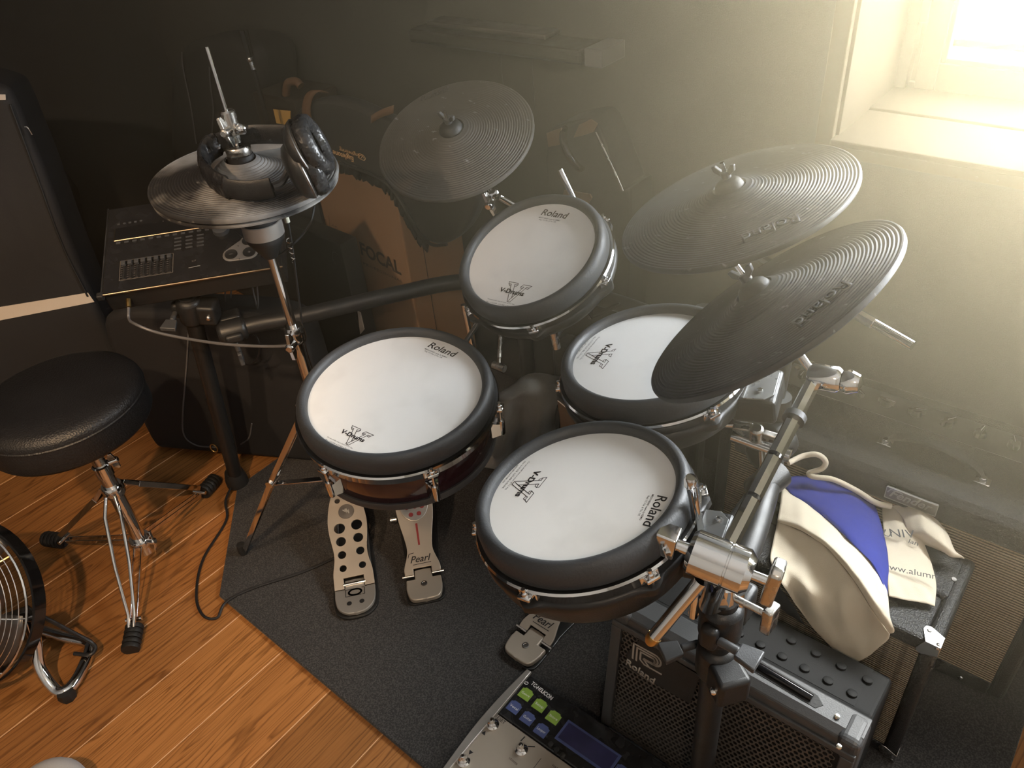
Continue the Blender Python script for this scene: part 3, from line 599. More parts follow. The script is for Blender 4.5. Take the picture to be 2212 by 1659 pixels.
# ------------------------------------------------------------------ headphones lying on the hi-hat
hp_ = thing('headphones', 'worn black headphones lying on the hi-hat cymbal', 'headphones', HAT_C + V(.03, .02, .03))
def hq(x, y, h): return on(x, y, np.array(HAT_C) + unit(HAT_N) * h, HAT_N)
# headband: rounded loop resting on the pad, opening towards the ear cups
band = [hq(588, 405, .030), hq(540, 412, .026), hq(490, 405, .028), hq(452, 380, .034), hq(440, 350, .042), hq(452, 322, .050), hq(490, 302, .056), hq(540, 291, .060), hq(600, 290, .064), hq(640, 292, .066)]
bp_ = spline(band, 8); mb = MB(); rows = []
for i, p in enumerate(bp_):
    t_ = unit(bp_[min(i + 1, len(bp_) - 1)] - bp_[max(i - 1, 0)]); s = unit(np.cross(t_, (0, 0, 1))); u = np.cross(s, t_)
    f_ = i / (len(bp_) - 1); pad = .0075 if .22 < f_ < .62 else .0042; hgt = .020 if .22 < f_ < .62 else .016
    wob = .0012 * math.sin(i * 1.7) if .22 < f_ < .62 else 0
    rows.append([p + s * ((pad + wob) * math.cos(a)) + u * (hgt * math.sin(a)) for a in np.linspace(0, 2 * math.pi, 14, endpoint=False)])
mb.grid(rows, True); mb.f += [tuple(range(14)), tuple(len(mb.v) - 14 + k_ for k_ in range(14))]
n3 = len(rows); i0, i1 = int(n3 * .22), int(n3 * .62)
pm = MB().grid(rows[i0:i1 + 1], True); pm.f += [tuple(range(14)), tuple(len(pm.v) - 14 + k_ for k_ in range(14))]; pm.build('headband_padding', 'leather_cracked', hp_)
pm = MB().grid(rows[:i0 + 1], True); pm.f += [tuple(range(14)), tuple(len(pm.v) - 14 + k_ for k_ in range(14))]; pm.build('headband_arm', 'plastic_black', hp_)
pm = MB().grid(rows[i1:], True); pm.f += [tuple(range(14)), tuple(len(pm.v) - 14 + k_ for k_ in range(14))]; pm.build('headband_arm', 'plastic_black', hp_)
def earcup(c, n_, back):
    A = frame(c, n_, (0, 0, 1))
    e = MB().lathe([(.024, -.004), (.043, -.004), (.047, .002), (.0475, .010), (.044, .018), (.036, .021), (.028, .018), (.025, .010)], 40, A); e.build('ear_cushion', 'leather_cracked', hp_, ang=70)
    MB().lathe([(0, .002), (.027, .002)], 24, A).build('ear_grille', 'cloth_black', hp_)
    MB().lathe([(.045, -.003), (.046, -.010), (.040, -.020), (.028, -.026), (.010, -.028), (0, -.028)], 40, A).build('ear_shell', 'plastic_black', hp_, ang=60)
    MB().lathe([(.0462, -.005), (.0475, -.0065), (.0462, -.009)], 40, A).build('ear_shell_ring', 'steel_dark', hp_)
    return A
_v = unit(ray(675, 350))
c2 = hq(660, 362, .048); n2 = unit(.97 * (.90 * CR + .42 * CU) + .14 * _v); A2 = earcup(c2, n2, 0)
c1 = hq(668, 318, .078); n1 = unit(.97 * (.88 * CR + .44 * CU) - .16 * _v); A1 = earcup(c1, n1, 0)
yk = MB(); yk.tube(spline([hq(590, 404, .032), hq(607, 396, .034), hq(622, 370, .046), hq(634, 350, .060)], 6), [.0055] * 18 + [.0045], 8); yk.build('yoke', 'plastic_black', hp_)
yk = MB(); yk.tube(spline([hq(636, 292, .066), hq(652, 282, .078), hq(668, 272, .090)], 6), .006, 8); yk.build('yoke', 'plastic_black', hp_)
hcable = spline([hq(676, 412, .018), hq(681, 425, .0), V(*hq(680, 440, -.05)), py(672, 478, .72), py(655, 505, .72), py(630, 530, .70), py(600, 552, .70), py(570, 548, .74), py(535, 520, .78), py(510, 500, .80)], 6)
MB().tube(hcable, .0019, 6).build('cord', 'cable_black', hp_)

# ------------------------------------------------------------------ rack of black pipes
rk = thing('drum_rack', 'black curved pipe rack carrying the drum pads and sound module', 'rack', (-.95, 1.1, 0.01))
PIPE = [V(-1.515, .715, .560), V(-1.47, .785, .562), V(-1.408, .862, .562), V(-1.29, 1.045, .562), V(-1.185, 1.170, .565), V(-1.02, 1.245, .57), V(-.80, 1.265, .575), V(-.60, 1.225, .58), V(-.43, 1.11, .59), V(-.335, .985, .597), V(-.285, .83, .600), V(-.254, .655, .600)]
MB().tube(spline(PIPE, 8), .0190, 20).build('pipe', 'plastic_black', rk, ang=80)
LT, LB = V(-1.555, .688, .66), V(-1.69, .695, .0)
MB().tube([LT, LB + V(0, 0, .02)], .0190, 20).build('leg', 'plastic_black', rk)
MB().lathe([(0, 0), (.030, 0), (.030, .018), (.024, .045), (0, .05)], 18, frame(LB + V(0, 0, .0105), (0, 0, 1))).build('rubber_foot', 'rubber_black', rk)
RPx, RPy = -.254, .652
MB().tube([V(RPx, RPy, .03), V(RPx, RPy, .62)], .0190, 20).build('leg', 'plastic_black', rk)
MB().lathe([(0, 0), (.0255, 0), (.0255, .018), (.022, .045), (0, .05)], 18, frame((RPx, RPy, .0105), (0, 0, 1))).build('rubber_foot', 'rubber_black', rk)
for xx, yy in ((-1.06, 1.235), (-.585, 1.22)):
    MB().tube([V(xx, yy, .02), V(xx, yy, .66)], .0190, 18).build('leg', 'plastic_black', rk)
    MB().lathe([(0, 0), (.030, 0), (.030, .018), (.024, .045), (0, .05)], 18, frame((xx, yy, .0105), (0, 0, 1))).build('rubber_foot', 'rubber_black', rk)
def clamp(c, ax, ax2, s=1.0, knob=True):
    """plastic pipe clamp: sleeve round ax, saddle round ax2 and a thumb bolt"""
    q = MB(); a = unit(ax); c = np.array(c, float)
    q.lathe([(.0192 * s, -.034 * s), (.0265 * s, -.032 * s), (.028 * s, -.02 * s), (.028 * s, .02 * s), (.0265 * s, .032 * s), (.0192 * s, .034 * s)], 24, frame(c, a, ax2))
    A = frame(c, a, ax2)
    q.box((.018 * s, -.024 * s, -.026 * s), (.060 * s, .024 * s, .026 * s), A); q.box((-.040 * s, -.012 * s, -.020 * s), (-.022 * s, .012 * s, .020 * s), A)
    o = q.build('clamp', 'plastic_black', rk, bev=.009 * s, seg=3)
    q = MB(); q.cyl(xf(A, (-.030 * s, -.012, .0)), xf(A, (-.030 * s, -.040 * s, 0)), .006 * s); q.prism([(-.012, -.040), (.012, -.040), (.017, -.070), (-.017, -.070)], -.005, .005, A @ rotz(0, (-.030 * s, 0, 0))); q.build('thumb_bolt', 'plastic_grey', o, bev=.002)
    q = MB(); q.lathe([(0, 0), (.0065, 0), (.0065, .003), (.004, .006), (0, .0065)], 14, frame(xf(A, (.045 * s, -.024 * s, 0)), xf(A, (.045 * s, -1, 0)) - xf(A, (.045 * s, 0, 0)))); q.build('bolt', 'chrome', o)
    return A
clamp(lerp(LT, LB, .06), LT - LB, (.5, .4, 0)); clamp(V(-1.50, .735, .561), V(.5, .85, 0), (-.8, .5, .1), .95)
clamp(V(RPx, RPy, .575), (0, 0, 1), (0, 1, 0), 1.05)
clamp(V(RPx, RPy, .485), (0, 0, 1), (.8, -.6, 0), 1.0)
clamp(V(-.335, .985, .60), (.2, .9, .05), (0, 0, 1), 1.1)
cc = V(-.325, .925, .655)
MB().tube([cc - V(.05, .01, -.002), cc + V(.04, .0, -.004)], .0105, 14).build('arm_clamp', 'chrome', rk); MB().tube([cc + V(.0, 0, .0), V(-.303, .90, .60)], .012, 14).build('arm_clamp', 'chrome', rk)
q = MB(); wing(q, cc + V(-.012, -.012, .022), (.1, -.3, .95), (.95, .2, .05), 1.7); q.build('wing_nut', 'chrome_worn', rk, bev=.0015)
q = MB(); q.lathe([(0, -.014), (.016, -.014), (.018, -.010), (.018, .010), (.016, .014), (0, .014)], 20, frame(cc + V(.045, .0, -.004), (1, 0, 0))); q.build('arm_clamp', 'chrome', rk)
q = MB(); q.lathe([(.0195, -.03), (.0235, -.028), (.0235, .028), (.0195, .03)], 24, frame(V(-.306, .905, .600), (.2, .9, .02))); q.build('clamp_sleeve', 'plastic_black', rk)
MB().tube([V(-.335, .985, .60), V(-.340, .990, .70)], .022, 18).build('pipe_end', 'plastic_black', rk)
# chrome L rods that carry the pads
def lrod(pts, name='pad_arm', r=.0058, m='chrome'): return MB().tube(spline(pts, 6), r, 12).build(name, m, rk, ang=70)
lrod([V(-1.06, 1.235, .63), V(-1.01, 1.05, .60), V(-.97, .90, .585), V(-.94, .79, .610)])
a1 = py(1001, 658, 1.03); a2 = py(1020, 745, 1.03)
MB().tube([a1, a2, V(*(a2 + (a2 - a1) * .6))], .0062, 12).build('pad_arm', 'chrome', rk)
b1 = py(1210, 366, 1.16); b2 = py(1240, 430, 1.16); MB().tube([b1, b2, V(-.79, 1.13, .62), V(-.80, 1.262, .58)], .0062, 12).build('pad_arm', 'chrome', rk)
lrod([V(-.79, 1.13, .62), V(-.80, 1.09, .70), V(-.812, 1.06, .79)])
lrod([V(-.40, .935, .655), V(-.35, .95, .655), V(-.31, .93, .61)], r=.007)
s1 = on(1492, 1040, (-.30, .60, .74), CF * V(1, 1, 0)); s2 = on(1513, 1160, (-.30, .60, .74), CF * V(1, 1, 0))
MB().tube([s1, s2, V(s2[0], s2[1], .60)], .0062, 12).build('pad_arm', 'chrome', rk); MB().lathe([(0, 0), (.0075, 0), (.0078, .008), (.006, .013), (0, .0135)], 16, frame(s1 - V(0, 0, .006), (0, 0, 1))).build('arm_cap', 'chrome', rk)
lrod([V(s2[0], s2[1], .605), V(-.285, .640, .60), V(-.262, .65, .60)], r=.007)
# small chrome knob pieces on the kick side of the rack
MB().tube([py(1196, 718, 1.10), py(1203, 752, 1.10)], .0085, 14).build('pad_arm', 'chrome_worn', rk)
MB().tube([py(1196, 718, 1.10) + V(0, 0, -.02), V(-.90, 1.255, .575)], .006, 10).build('pad_arm', 'plastic_black', rk)
q = MB(); c = py(1078, 792, 1.06); q.cyl(c - V(.016, 0, 0), c + V(.016, 0, 0), .009, n=14); q.tube([c, V(-1.10, 1.22, .565)], .005, 8); q.build('wing_bolt', 'chrome_worn', rk)

# ------------------------------------------------------------------ cymbal booms
def tilter(t, c, ax, s=1.0):
    q = MB(); A = frame(c, ax); q.lathe([(0, -.018 * s), (.012 * s, -.018 * s), (.015 * s, -.014 * s), (.015 * s, .014 * s), (.012 * s, .018 * s), (0, .018 * s)], 24, A); q.build('tilter', 'chrome', t)
    q = MB(); q.lathe([(0, .018 * s), (.0125 * s, .019 * s), (.0145 * s, .026 * s), (.010 * s, .037 * s), (0, .040 * s)], 20, A); q.build('tilter_knob', 'chrome', t)
b1t = thing('cymbal_boom', 'chrome faceted cymbal boom rising from the round clamp to the front cymbal', 'cymbal boom', (-.262, .650, .62))
TL = np.array(RF_C) - unit(RF_N) * .115; BJ = py(1556, 1214, .572)
MB().tube([BJ + unit(BJ - TL) * .02, TL], .0098, 8).build('boom_arm', 'chrome', b1t, ang=20)
for f_ in (.30, .52): MB().tube([lerp(BJ, TL, f_), lerp(BJ, TL, f_ + .018)], .0101, 16).build('arm_ring', 'gloss_black', b1t)
MB().tube([lerp(BJ, TL, .735), lerp(BJ, TL, .765)], .0145, 16).build('arm_collar', 'plastic_grey', b1t)
tilter(b1t, TL + V(.012, .0, .004), unit(V(.95, .1, .1)), 1.15)
MB().tube([TL, np.array(RF_C) + unit(RF_N) * .02], .006, 12).build('cymbal_post', 'chrome', b1t)
MB().lathe([(0, 0), (.024, 0), (.020, .012), (.012, .02), (0, .02)], 20, frame(np.array(RF_C) - unit(RF_N) * .035, RF_N)).build('felt_cup', 'rubber_black', b1t)
q = MB(); AX = unit(V(.97, .20, -.12)); A = frame(BJ, AX, (0, 0, 1)); q.lathe([(0, -.036), (.022, -.036), (.0265, -.031), (.0265, .006), (.0255, .007), (.0255, .0085), (.0265, .0095), (.0265, .028), (.020, .036), (0, .037)], 36, A); q.build('ball_clamp', 'chrome', b1t)
q = MB(); q.cyl(xf(A, (0, 0, .036)), xf(A, (0, 0, .052)), .006); q.build('clamp_bolt', 'chrome', b1t)
q = MB(); q.prism([(-.030, -.014), (.026, -.016), (.032, .006), (.026, .015), (-.026, .015), (-.032, .0)], .052, .066, A); q.build('wing_nut', 'chrome_worn', b1t, bev=.003)
q = MB(); q.cyl(xf(A, (0, 0, -.036)), xf(A, (0, 0, -.052)), .0075); q.prism([(-.016, -.012), (.016, -.014), (.018, .012), (-.014, .014)], -.075, -.050, A); q.build('clamp_block', 'chrome', b1t, bev=.002)
q = MB(); q.tube([BJ + V(-.012, -.02, -.02), BJ + V(-.045, -.06, -.105)], .0085, 14); q.build('boom_tail', 'chrome', b1t)
q = MB(); q.lathe([(0, 0), (.0088, 0), (.0088, .008), (.006, .013), (0, .014)], 16, frame(BJ + V(-.045, -.06, -.105), unit(V(-.033, -.04, -.085)))); q.build('tail_tip', 'brass', b1t)
MB().tube([BJ + V(.0, .005, -.02), V(RPx, RPy - .045, .655), V(RPx, RPy, .615)], .0125, 18).build('stand_tube', 'chrome', b1t)
q = MB(); q.lathe([(.0125, 0), (.017, 0), (.017, .035), (.0125, .037)], 20, frame((RPx, RPy, .618), (0, 0, 1))); q.build('tube_collar', 'chrome', b1t)
q = MB(); c = V(RPx + .034, RPy - .002, .635); q.cyl(c - V(.02, 0, 0), c + V(.025, 0, 0), .005); q.prism([(-.022, -.012), (.022, -.012), (.022, .012), (-.022, .012)], .024, .038, frame(c, (1, -.1, 0), (0, 0, 1))); q.build('wing_nut', 'chrome_worn', b1t, bev=.003)
q = MB(); q.tube([V(RPx + .012, RPy + .014, .63), V(RPx + .018, RPy + .012, .56)], .010, 14); q.build('stand_tube', 'chrome', b1t)
# ride boom (behind)
b2t = thing('cymbal_boom', 'chrome cymbal boom of the ride cymbal with its bare end sticking out beside the wall', 'cymbal boom', (-.45, 1.06, .80))
TR = np.array(RB_C) - unit(RB_N) * .085; E2 = py(1972, 747, .985); S2 = py(1905, 704, .993)
MB().tube([TR + unit(TR - E2) * .03, E2 + unit(TR - E2) * .06], .0085, 8).build('boom_arm', 'chrome', b2t, ang=20)
MB().tube([E2 + unit(TR - E2) * .06, E2], .0068, 14).build('boom_end', 'chrome', b2t)
tilter(b2t, TR, unit(V(.3, .9, .1)), 1.0)
MB().tube([TR, np.array(RB_C) + unit(RB_N) * .02], .006, 12).build('cymbal_post', 'chrome', b2t)
MB().lathe([(0, 0), (.024, 0), (.020, .012), (.012, .02), (0, .02)], 20, frame(np.array(RB_C) - unit(RB_N) * .035, RB_N)).build('felt_cup', 'rubber_black', b2t)
q = lerp(TR, E2, .35); MB().tube([q, V(-.340, .990, .70)], .0115, 16).build('stand_tube', 'plastic_black', b2t)
MB().sphere(q, .02, 18).build('ball_clamp', 'chrome', b2t)
# crash boom (left)
b3t = thing('cymbal_boom', 'chrome cymbal boom behind the spotted cymbal and the tilted drum pad', 'cymbal boom', (-.93, 1.13, .60))
TC = np.array(CR_C) - unit(CR_N) * .05; JB = py(1066, 418, 1.13)
MB().tube([TC, np.array(CR_C) + unit(CR_N) * .02], .006, 12).build('cymbal_post', 'chrome', b3t)
MB().tube([TC + unit(TC - JB) * .02, JB], .008, 12).build('boom_arm', 'chrome', b3t)
MB().lathe([(0, 0), (.022, 0), (.018, .012), (.01, .018), (0, .018)], 20, frame(np.array(CR_C) - unit(CR_N) * .032, CR_N)).build('felt_cup', 'rubber_black', b3t)
q = MB(); q.sphere(JB, .0165, 20); q.build('ball_clamp', 'chrome', b3t)
q = MB(); wing(q, JB + V(.004, -.016, -.012), (.3, -.9, -.2), (.25, .1, -.95), 1.4); q.build('wing_nut', 'chrome', b3t, bev=.001)
MB().tube([JB, py(1105, 440, 1.16), V(-.86, 1.20, .75)], .0085, 12).build('stand_tube', 'chrome', b3t)
MB().tube([V(-.86, 1.20, .77), V(-.865, 1.262, .575)], .0125, 12).build('stand_tube', 'plastic_black', b3t)

# ------------------------------------------------------------------ small combo with perforated steel grille
def plate_holes(outer, holes, z0, z1, Mx):
    """flat plate with real holes: outline and hole loops in local x, y"""
    bm = bmesh.new(); es = []
    for lp in [outer] + holes:
        vv = [bm.verts.new((x, y, z0)) for x, y in lp]
        es += [bm.edges.new((vv[i], vv[(i + 1) % len(vv)])) for i in range(len(vv))]
    bmesh.ops.triangle_fill(bm, use_beauty=True, use_dissolve=False, edges=es)
    r = bmesh.ops.extrude_face_region(bm, geom=bm.faces[:])
    bmesh.ops.translate(bm, vec=(0, 0, z1 - z0), verts=[g for g in r['geom'] if isinstance(g, bmesh.types.BMVert)])
    bm.verts.index_update(); mb = MB(); mb.add([v.co[:] for v in bm.verts], [tuple(v.index for v in f.verts) for f in bm.faces], Mx); bm.free(); return mb
cb = thing('guitar_amplifier', 'small black guitar combo with a perforated steel grille and silver logo, nearest the camera', 'amplifier', (-.265, .81, .011), 'amplifiers by the wall')
cx0, cx1 = -.480, -.055
prof = [(.688, .012), (.700, .012), (.930, .012), (.930, .255), (.900, .300), (.800, .322), (.792, .3345), (.752, .3345), (.738, .325), (.7345, .312)]
A = np.array([[0, 0, 1, 0], [1, 0, 0, 0], [0, 1, 0, 0], [0, 0, 0, 1.0]])
body = MB().prism([(y + .010 if y < .75 and z < .31 else y, z) for y, z in prof], cx0, cx1, A).build('cabinet', 'plastic_matt', cb, smooth=False, bev=.008, seg=3)
bz = MB(); bz.prism([(.7345, .312), (.738, .327), (.752, .3365), (.790, .3365), (.790, .330), (.752, .326), (.747, .300), (.742, .297)], cx0 - .001, cx1 + .001, A); bz.build('top_bezel', 'plastic_grey', cb, smooth=False, bev=.004, seg=2)
FN = unit(np.cross((1, 0, 0), (0, .7345 - .688, .312 - .012))); FN = FN if FN[1] < 0 else -FN
fu = unit(V(0, .7345 - .688, .300)); G0 = V(cx0, .688, .012) + FN * .001; FA = frame(G0, FN, (1, 0, 0))
if (FA[:3, 1] @ fu) < 0: FA[:3, 1] *= -1
gw, gh = cx1 - cx0, .3036
bdm = MB()
for a, b in (((0, 0), (gw, .022)), ((0, gh - .012), (gw, gh)), ((0, .022), (.020, gh - .012)), ((gw - .020, .022), (gw, gh - .012))): bdm.box((a[0], a[1], -.012), (b[0], b[1], .004), FA)
bdm.build('front_frame', 'plastic_grey', cb, smooth=False, bev=.002)
MB().box((.015, .02, -.010), (gw - .015, gh - .01, -.0075), FA).build('speaker_cloth', 'cloth_black', cb, smooth=False)
# hexagonally pitched round holes: ring of quads per cell
mb = MB(); pt = .0098; rowsN = int((gh - .036) / (pt * .866)); hr = .0037; th = .0012
for j in range(rowsN):
    yy = .024 + pt * .866 * (j + .5); off = pt / 2 if j % 2 else 0
    for i in range(int((gw - .044) / pt)):
        xx = .022 + pt * (i + .5) + off
        hexp = [(xx + pt / math.sqrt(3) * math.cos(math.radians(30 + 60 * q)), yy + pt / math.sqrt(3) * math.sin(math.radians(30 + 60 * q))) for q in range(6)]
        o12 = []
        for q in range(6): o12 += [hexp[q], tuple((np.array(hexp[q]) + hexp[(q + 1) % 6]) / 2)]
        i12 = [(xx + hr * math.cos(math.radians(30 + 30 * q)), yy + hr * math.sin(math.radians(30 + 30 * q))) for q in range(12)]
        vs_ = [(*p, 0) for p in o12] + [(*p, 0) for p in i12] + [(*p, -th) for p in i12]
        fs_ = [(q, (q + 1) % 12, 12 + (q + 1) % 12, 12 + q) for q in range(12)] + [(12 + q, 12 + (q + 1) % 12, 24 + (q + 1) % 12, 24 + q) for q in range(12)]
        mb.add(vs_, fs_, FA)
mat('grille_steel', (.11, .10, .09), .5, .5, noise=.2, nscale=30)
gr_ = mb.build('perforated_grille', 'grille_steel', cb, smooth=False); gr_['kind'] = 'stuff'
# badge: stroked R emblem and name
def fpx(x, y): return on(x, y, G0 + FN * .003, FN)
E0, E1 = fpx(1370, 1378), fpx(1432, 1412); ed = unit(E1 - E0); ek = np.linalg.norm(E1 - E0)
EA = frame(fpx(1366, 1421), FN, ed); k_ = ek
emb = []
for o_ in (0, .13, .26): emb.append([(.02 + o_, .02 if o_ == 0 else (.02 if o_ < .2 else .16)), (.02 + o_, .66 - o_ * .75), (.76 - o_ * .2, .66 - o_ * .75)] + [(.76 - o_ * .2 + (.22 - o_ * .6) * math.sin(t_), .44 - o_ * .30 + (.22 - o_ * .45) * math.cos(t_)) for t_ in np.linspace(0, math.pi, 10)] + [(.42, .22 + o_ * .15)])
emb.append([(.40, .22), (.62, .02), (1.02, .02)]); emb.append([(.30, .12), (.44, .02), (.62, .02)])
strokes('emblem', 'silver_print', cb, EA, [[(x * k_, y * k_) for x, y in l] for l in emb], .0036, up=.0012)
text('brand_lettering', 'Roland', 'silver_print', cb, fpx(1352, 1433), fpx(1413, 1477), FN, bold=.025, thick=.001, up=.0008)
q = MB(); q.prism([(-.004, -.006), (.125, -.006), (.135, .07), (.02, .078), (-.004, .03)], -.0002, .0008, frame(fpx(1356, 1437), FN, ed)); q.build('badge_plate', 'plastic_black', cb, smooth=False)
# carrying handle and control knobs on top
hd = MB(); hd.prism([(-.262, .762), (-.130, .757), (-.122, .768), (-.135, .779), (-.262, .786), (-.272, .774)], .3366, .3374); hd.build('handle_recess', 'rubber_black', cb, smooth=False)
MB().tube([V(-.258, .774, .340), V(-.140, .768, .340)], .0062, 12).build('handle_bar', 'gloss_black', cb)
pn = unit(V(0, .022, .1)); pz0 = V(0, .80, .322)
MB().prism([(.804, .3225), (.899, .3015), (.899, .3005), (.804, .3215)], cx0 + .03, cx1 - .03, A).build('control_panel', 'plastic_matt', cb, smooth=False)
for i, (xx, yy) in enumerate([(-.40 + .038 * i, .824) for i in range(9)] + [(-.38 + .042 * i, .868) for i in range(8)]):
    zc_ = .322 - (yy - .80) * .22; MB().lathe([(.0, 0), (.0085, 0), (.0080, .005), (.0065, .006), (0, .006)], 18, frame((xx, yy, zc_), pn)).build('knob', 'plastic_matt', cb)
for xx in (-.07, -.465):
    q = MB(); q.box((xx - .018, .732, .20), (xx + .018, .790, .338)); q.build('corner_guard', 'plastic_grey', cb, smooth=False, bev=.012, seg=4)
    for zz in (.348,): pass
for px_, py_ in ((1812, 1613), (1808, 1548)): MB().lathe([(0, 0), (.0045, 0), (.004, .0015), (0, .002)], 12, frame(pz(px_, py_, .3385), (0, 0, 1))).build('screw', 'chrome', cb)

# ------------------------------------------------------------------ practice bass amp
rb_ = thing('bass_amplifier', 'black textured practice amp with a woven grille, holding the drawstring bag', 'amplifier', (-.21, 1.06, .011), 'amplifiers by the wall')
ax0, ax1, ay0, ay1, az = -.412, -.012, .950, 1.165, .362
q = MB(); q.prism([(ay0 + .012, .012), (ay1, .012), (ay1, az - .03), (ay1 - .10, az - .03), (ay1 - .115, az), (ay0, az), (ay0, az - .030), (ay0 + .012, az - .034)], ax0 + .024, ax1 - .024, A); q.build('cabinet', 'tolex', rb_, smooth=False, bev=.006, seg=2)
for a, b in ((ax0, ax0 + .024), (ax1 - .024, ax1)):
    q = MB(); q.prism([(ay0, .012), (ay1, .012), (ay1, az), (ay0, az)], a, b, A); q.build('side_panel', 'tolex', rb_, smooth=False, bev=.010, seg=4)
q = MB(); q.box((ax1 - .085, ay1 - .112, az - .04), (ax1 - .012, ay1 - .002, az)); q.build('top_block', 'tolex', rb_, smooth=False, bev=.012, seg=4)
MB().box((ax0 + .0245, ay0 + .006, .038), (ax1 - .0245, ay0 + .010, az - .034)).build('grille_cloth', 'grille_small', rb_, smooth=False)
MB().box((ax0 + .0245, ay0 + .002, .0125), (ax1 - .0245, ay0 + .011, .0375)).build('bottom_rail', 'tolex', rb_, smooth=False, bev=.003)
cpn = unit(V(0, -.12, 1)); q = MB(); q.box((ax0 + .03, ay1 - .108, az - .029), (ax1 - .087, ay1 - .004, az - .022)); q.build('control_panel', 'gloss_black', rb_, smooth=False, bev=.001)
text('model_lettering', 'Rumble', 'white_print', rb_, pz(1976, 1216, az - .0218), pz(2033, 1240, az - .0218), (0, 0, 1), shear=.3)
text('model_lettering', '15', 'white_print', rb_, pz(2019, 1245, az - .0218), pz(2034, 1253, az - .0218), (0, 0, 1), shear=.3)
q = pz(2012, 1210, az - .022); MB().lathe([(0, 0), (.0035, 0), (.003, .002), (0, .003)], 14, frame(q, (0, 0, 1))).build('indicator_lamp', 'ink_red', rb_)
for i in range(6): MB().lathe([(0, 0), (.008, 0), (.007, .011), (0, .012)], 18, frame((ax0 + .06 + i * .036, ay1 - .055, az - .022), (0, 0, 1))).build('knob', 'plastic_black', rb_)
q = pz(2061, 1252, az); MB().lathe([(0, 0), (.0045, 0), (.004, .0012), (0, .0008)], 14, frame(q, (0, 0, 1))).build('screw', 'steel_dark', rb_)
def metal_corner(parent, c, sx, sy, sz):
    """stamped corner: three tongues meeting round a ball"""
    c = np.array(c, float); q = MB(); t_ = .0012
    for u, v, w_ in (((sx, 0, 0), (0, sy, 0), (0, 0, -sz)), ((0, sy, 0), (0, 0, sz), (-sx, 0, 0)), ((sx, 0, 0), (0, 0, sz), (0, -sy, 0))):
        u, v, w_ = map(np.array, (u, v, w_)); P = [(-.001, -.001), (.022, -.001), (.026, .008), (.032, .022), (.030, .030), (.022, .032), (.008, .026), (-.001, .022)]
        q.add([c + u * a + v * b + w_ * t_ for a, b in P] + [c + u * a + v * b for a, b in P], [tuple(range(8)), tuple(range(8, 16))[::-1]] + [(i, (i + 1) % 8, 8 + (i + 1) % 8, 8 + i) for i in range(8)])
    q.sphere(c + V(sx, sy, sz) * .004, .0065, 12)
    o = q.build('corner_protector', 'chrome', parent, bev=.0006)
    MB().lathe([(0, 0), (.004, 0), (.003, .0016), (0, .002)], 12, frame(c + V(sx * .023, sy * .023, -sz * .0014), (0, 0, -sz))).build('screw', 'steel_dark', o)
metal_corner(rb_, (ax1 + .0004, ay0 - .0004, az + .0004), -1, 1, -1); metal_corner(rb_, (ax0 - .0004, ay0 - .0004, az + .0004), 1, 1, -1)
metal_corner(rb_, (ax1 + .0004, ay0 - .0004, .0116), -1, 1, 1)

# ------------------------------------------------------------------ large tube combo against the wall
fb = thing('guitar_amplifier', 'large black guitar amp with brown ribbed grille against the wall under the window', 'amplifier', (-.20, 1.32, .011), 'amplifiers by the wall')
bx0, bx1, by0, by1, bz1 = -.515, .112, 1.180, 1.455, .450
q = MB(); q.prism([(by0, bz1 - .052), (by0 + .006, bz1 - .010), (by0 + .02, bz1), (by1, bz1), (by1, .014), (by0 + .014, .014), (by0 + .014, bz1 - .052)], bx0 + .028, bx1 - .028, A); q.build('cabinet', 'tolex', fb, smooth=False, bev=.004)
for a, b in ((bx0, bx0 + .028), (bx1 - .028, bx1)):
    q = MB(); q.prism([(by0, .014), (by1, .014), (by1, bz1), (by0, bz1)], a, b, A); q.build('side_panel', 'tolex', fb, smooth=False, bev=.012, seg=4)
MB().box((bx0 + .0285, by0 + .005, .052), (bx1 - .0285, by0 + .011, bz1 - .054)).build('grille_cloth', 'grille_big', fb, smooth=False)
MB().box((bx0 + .0285, by0 + .002, .0145), (bx1 - .0285, by0 + .012, .0515)).build('bottom_rail', 'tolex', fb, smooth=False, bev=.003)
for xx in (-.026, .035): MB().lathe([(0, 0), (.005, 0), (.004, .002), (0, .003)], 12, frame((xx, by0 + .001, .030), (0, -1, 0))).build('screw', 'chrome', fb)
bp0, bp1 = V(-.184, by0 - .001, .4215), V(-.096, by0 - .001, .4215)
q = MB(); q.box((-.184, by0 - .0035, .4105), (-.096, by0 + .001, .4375)); bdg = q.build('badge', 'steel_dark', fb, smooth=False, bev=.002)
q = MB()
for a, b in (((-.184, .4105), (-.096, .4118)), ((-.184, .4362), (-.096, .4375)), ((-.184, .4118), (-.1827, .4362)), ((-.0973, .4118), (-.096, .4362))): q.box((a[0], by0 - .0042, a[1]), (b[0], by0 - .0034, b[1]))
q.build('badge_border', 'silver_print', bdg, smooth=False)
text('brand_lettering', 'Fender', 'silver_print', bdg, (-.176, by0 - .0037, .4185), (-.104, by0 - .0037, .4185), (0, -1, 0), shear=.35, bold=.02, up=.0004, thick=.0006)
strokes('lettering_flourish', 'silver_print', bdg, frame((-.18, by0 - .0036, .414), (0, -1, 0), (1, 0, 0)), [[(.0, .012), (.004, .020), (.016, .0205), (.024, .019)]], .0022)
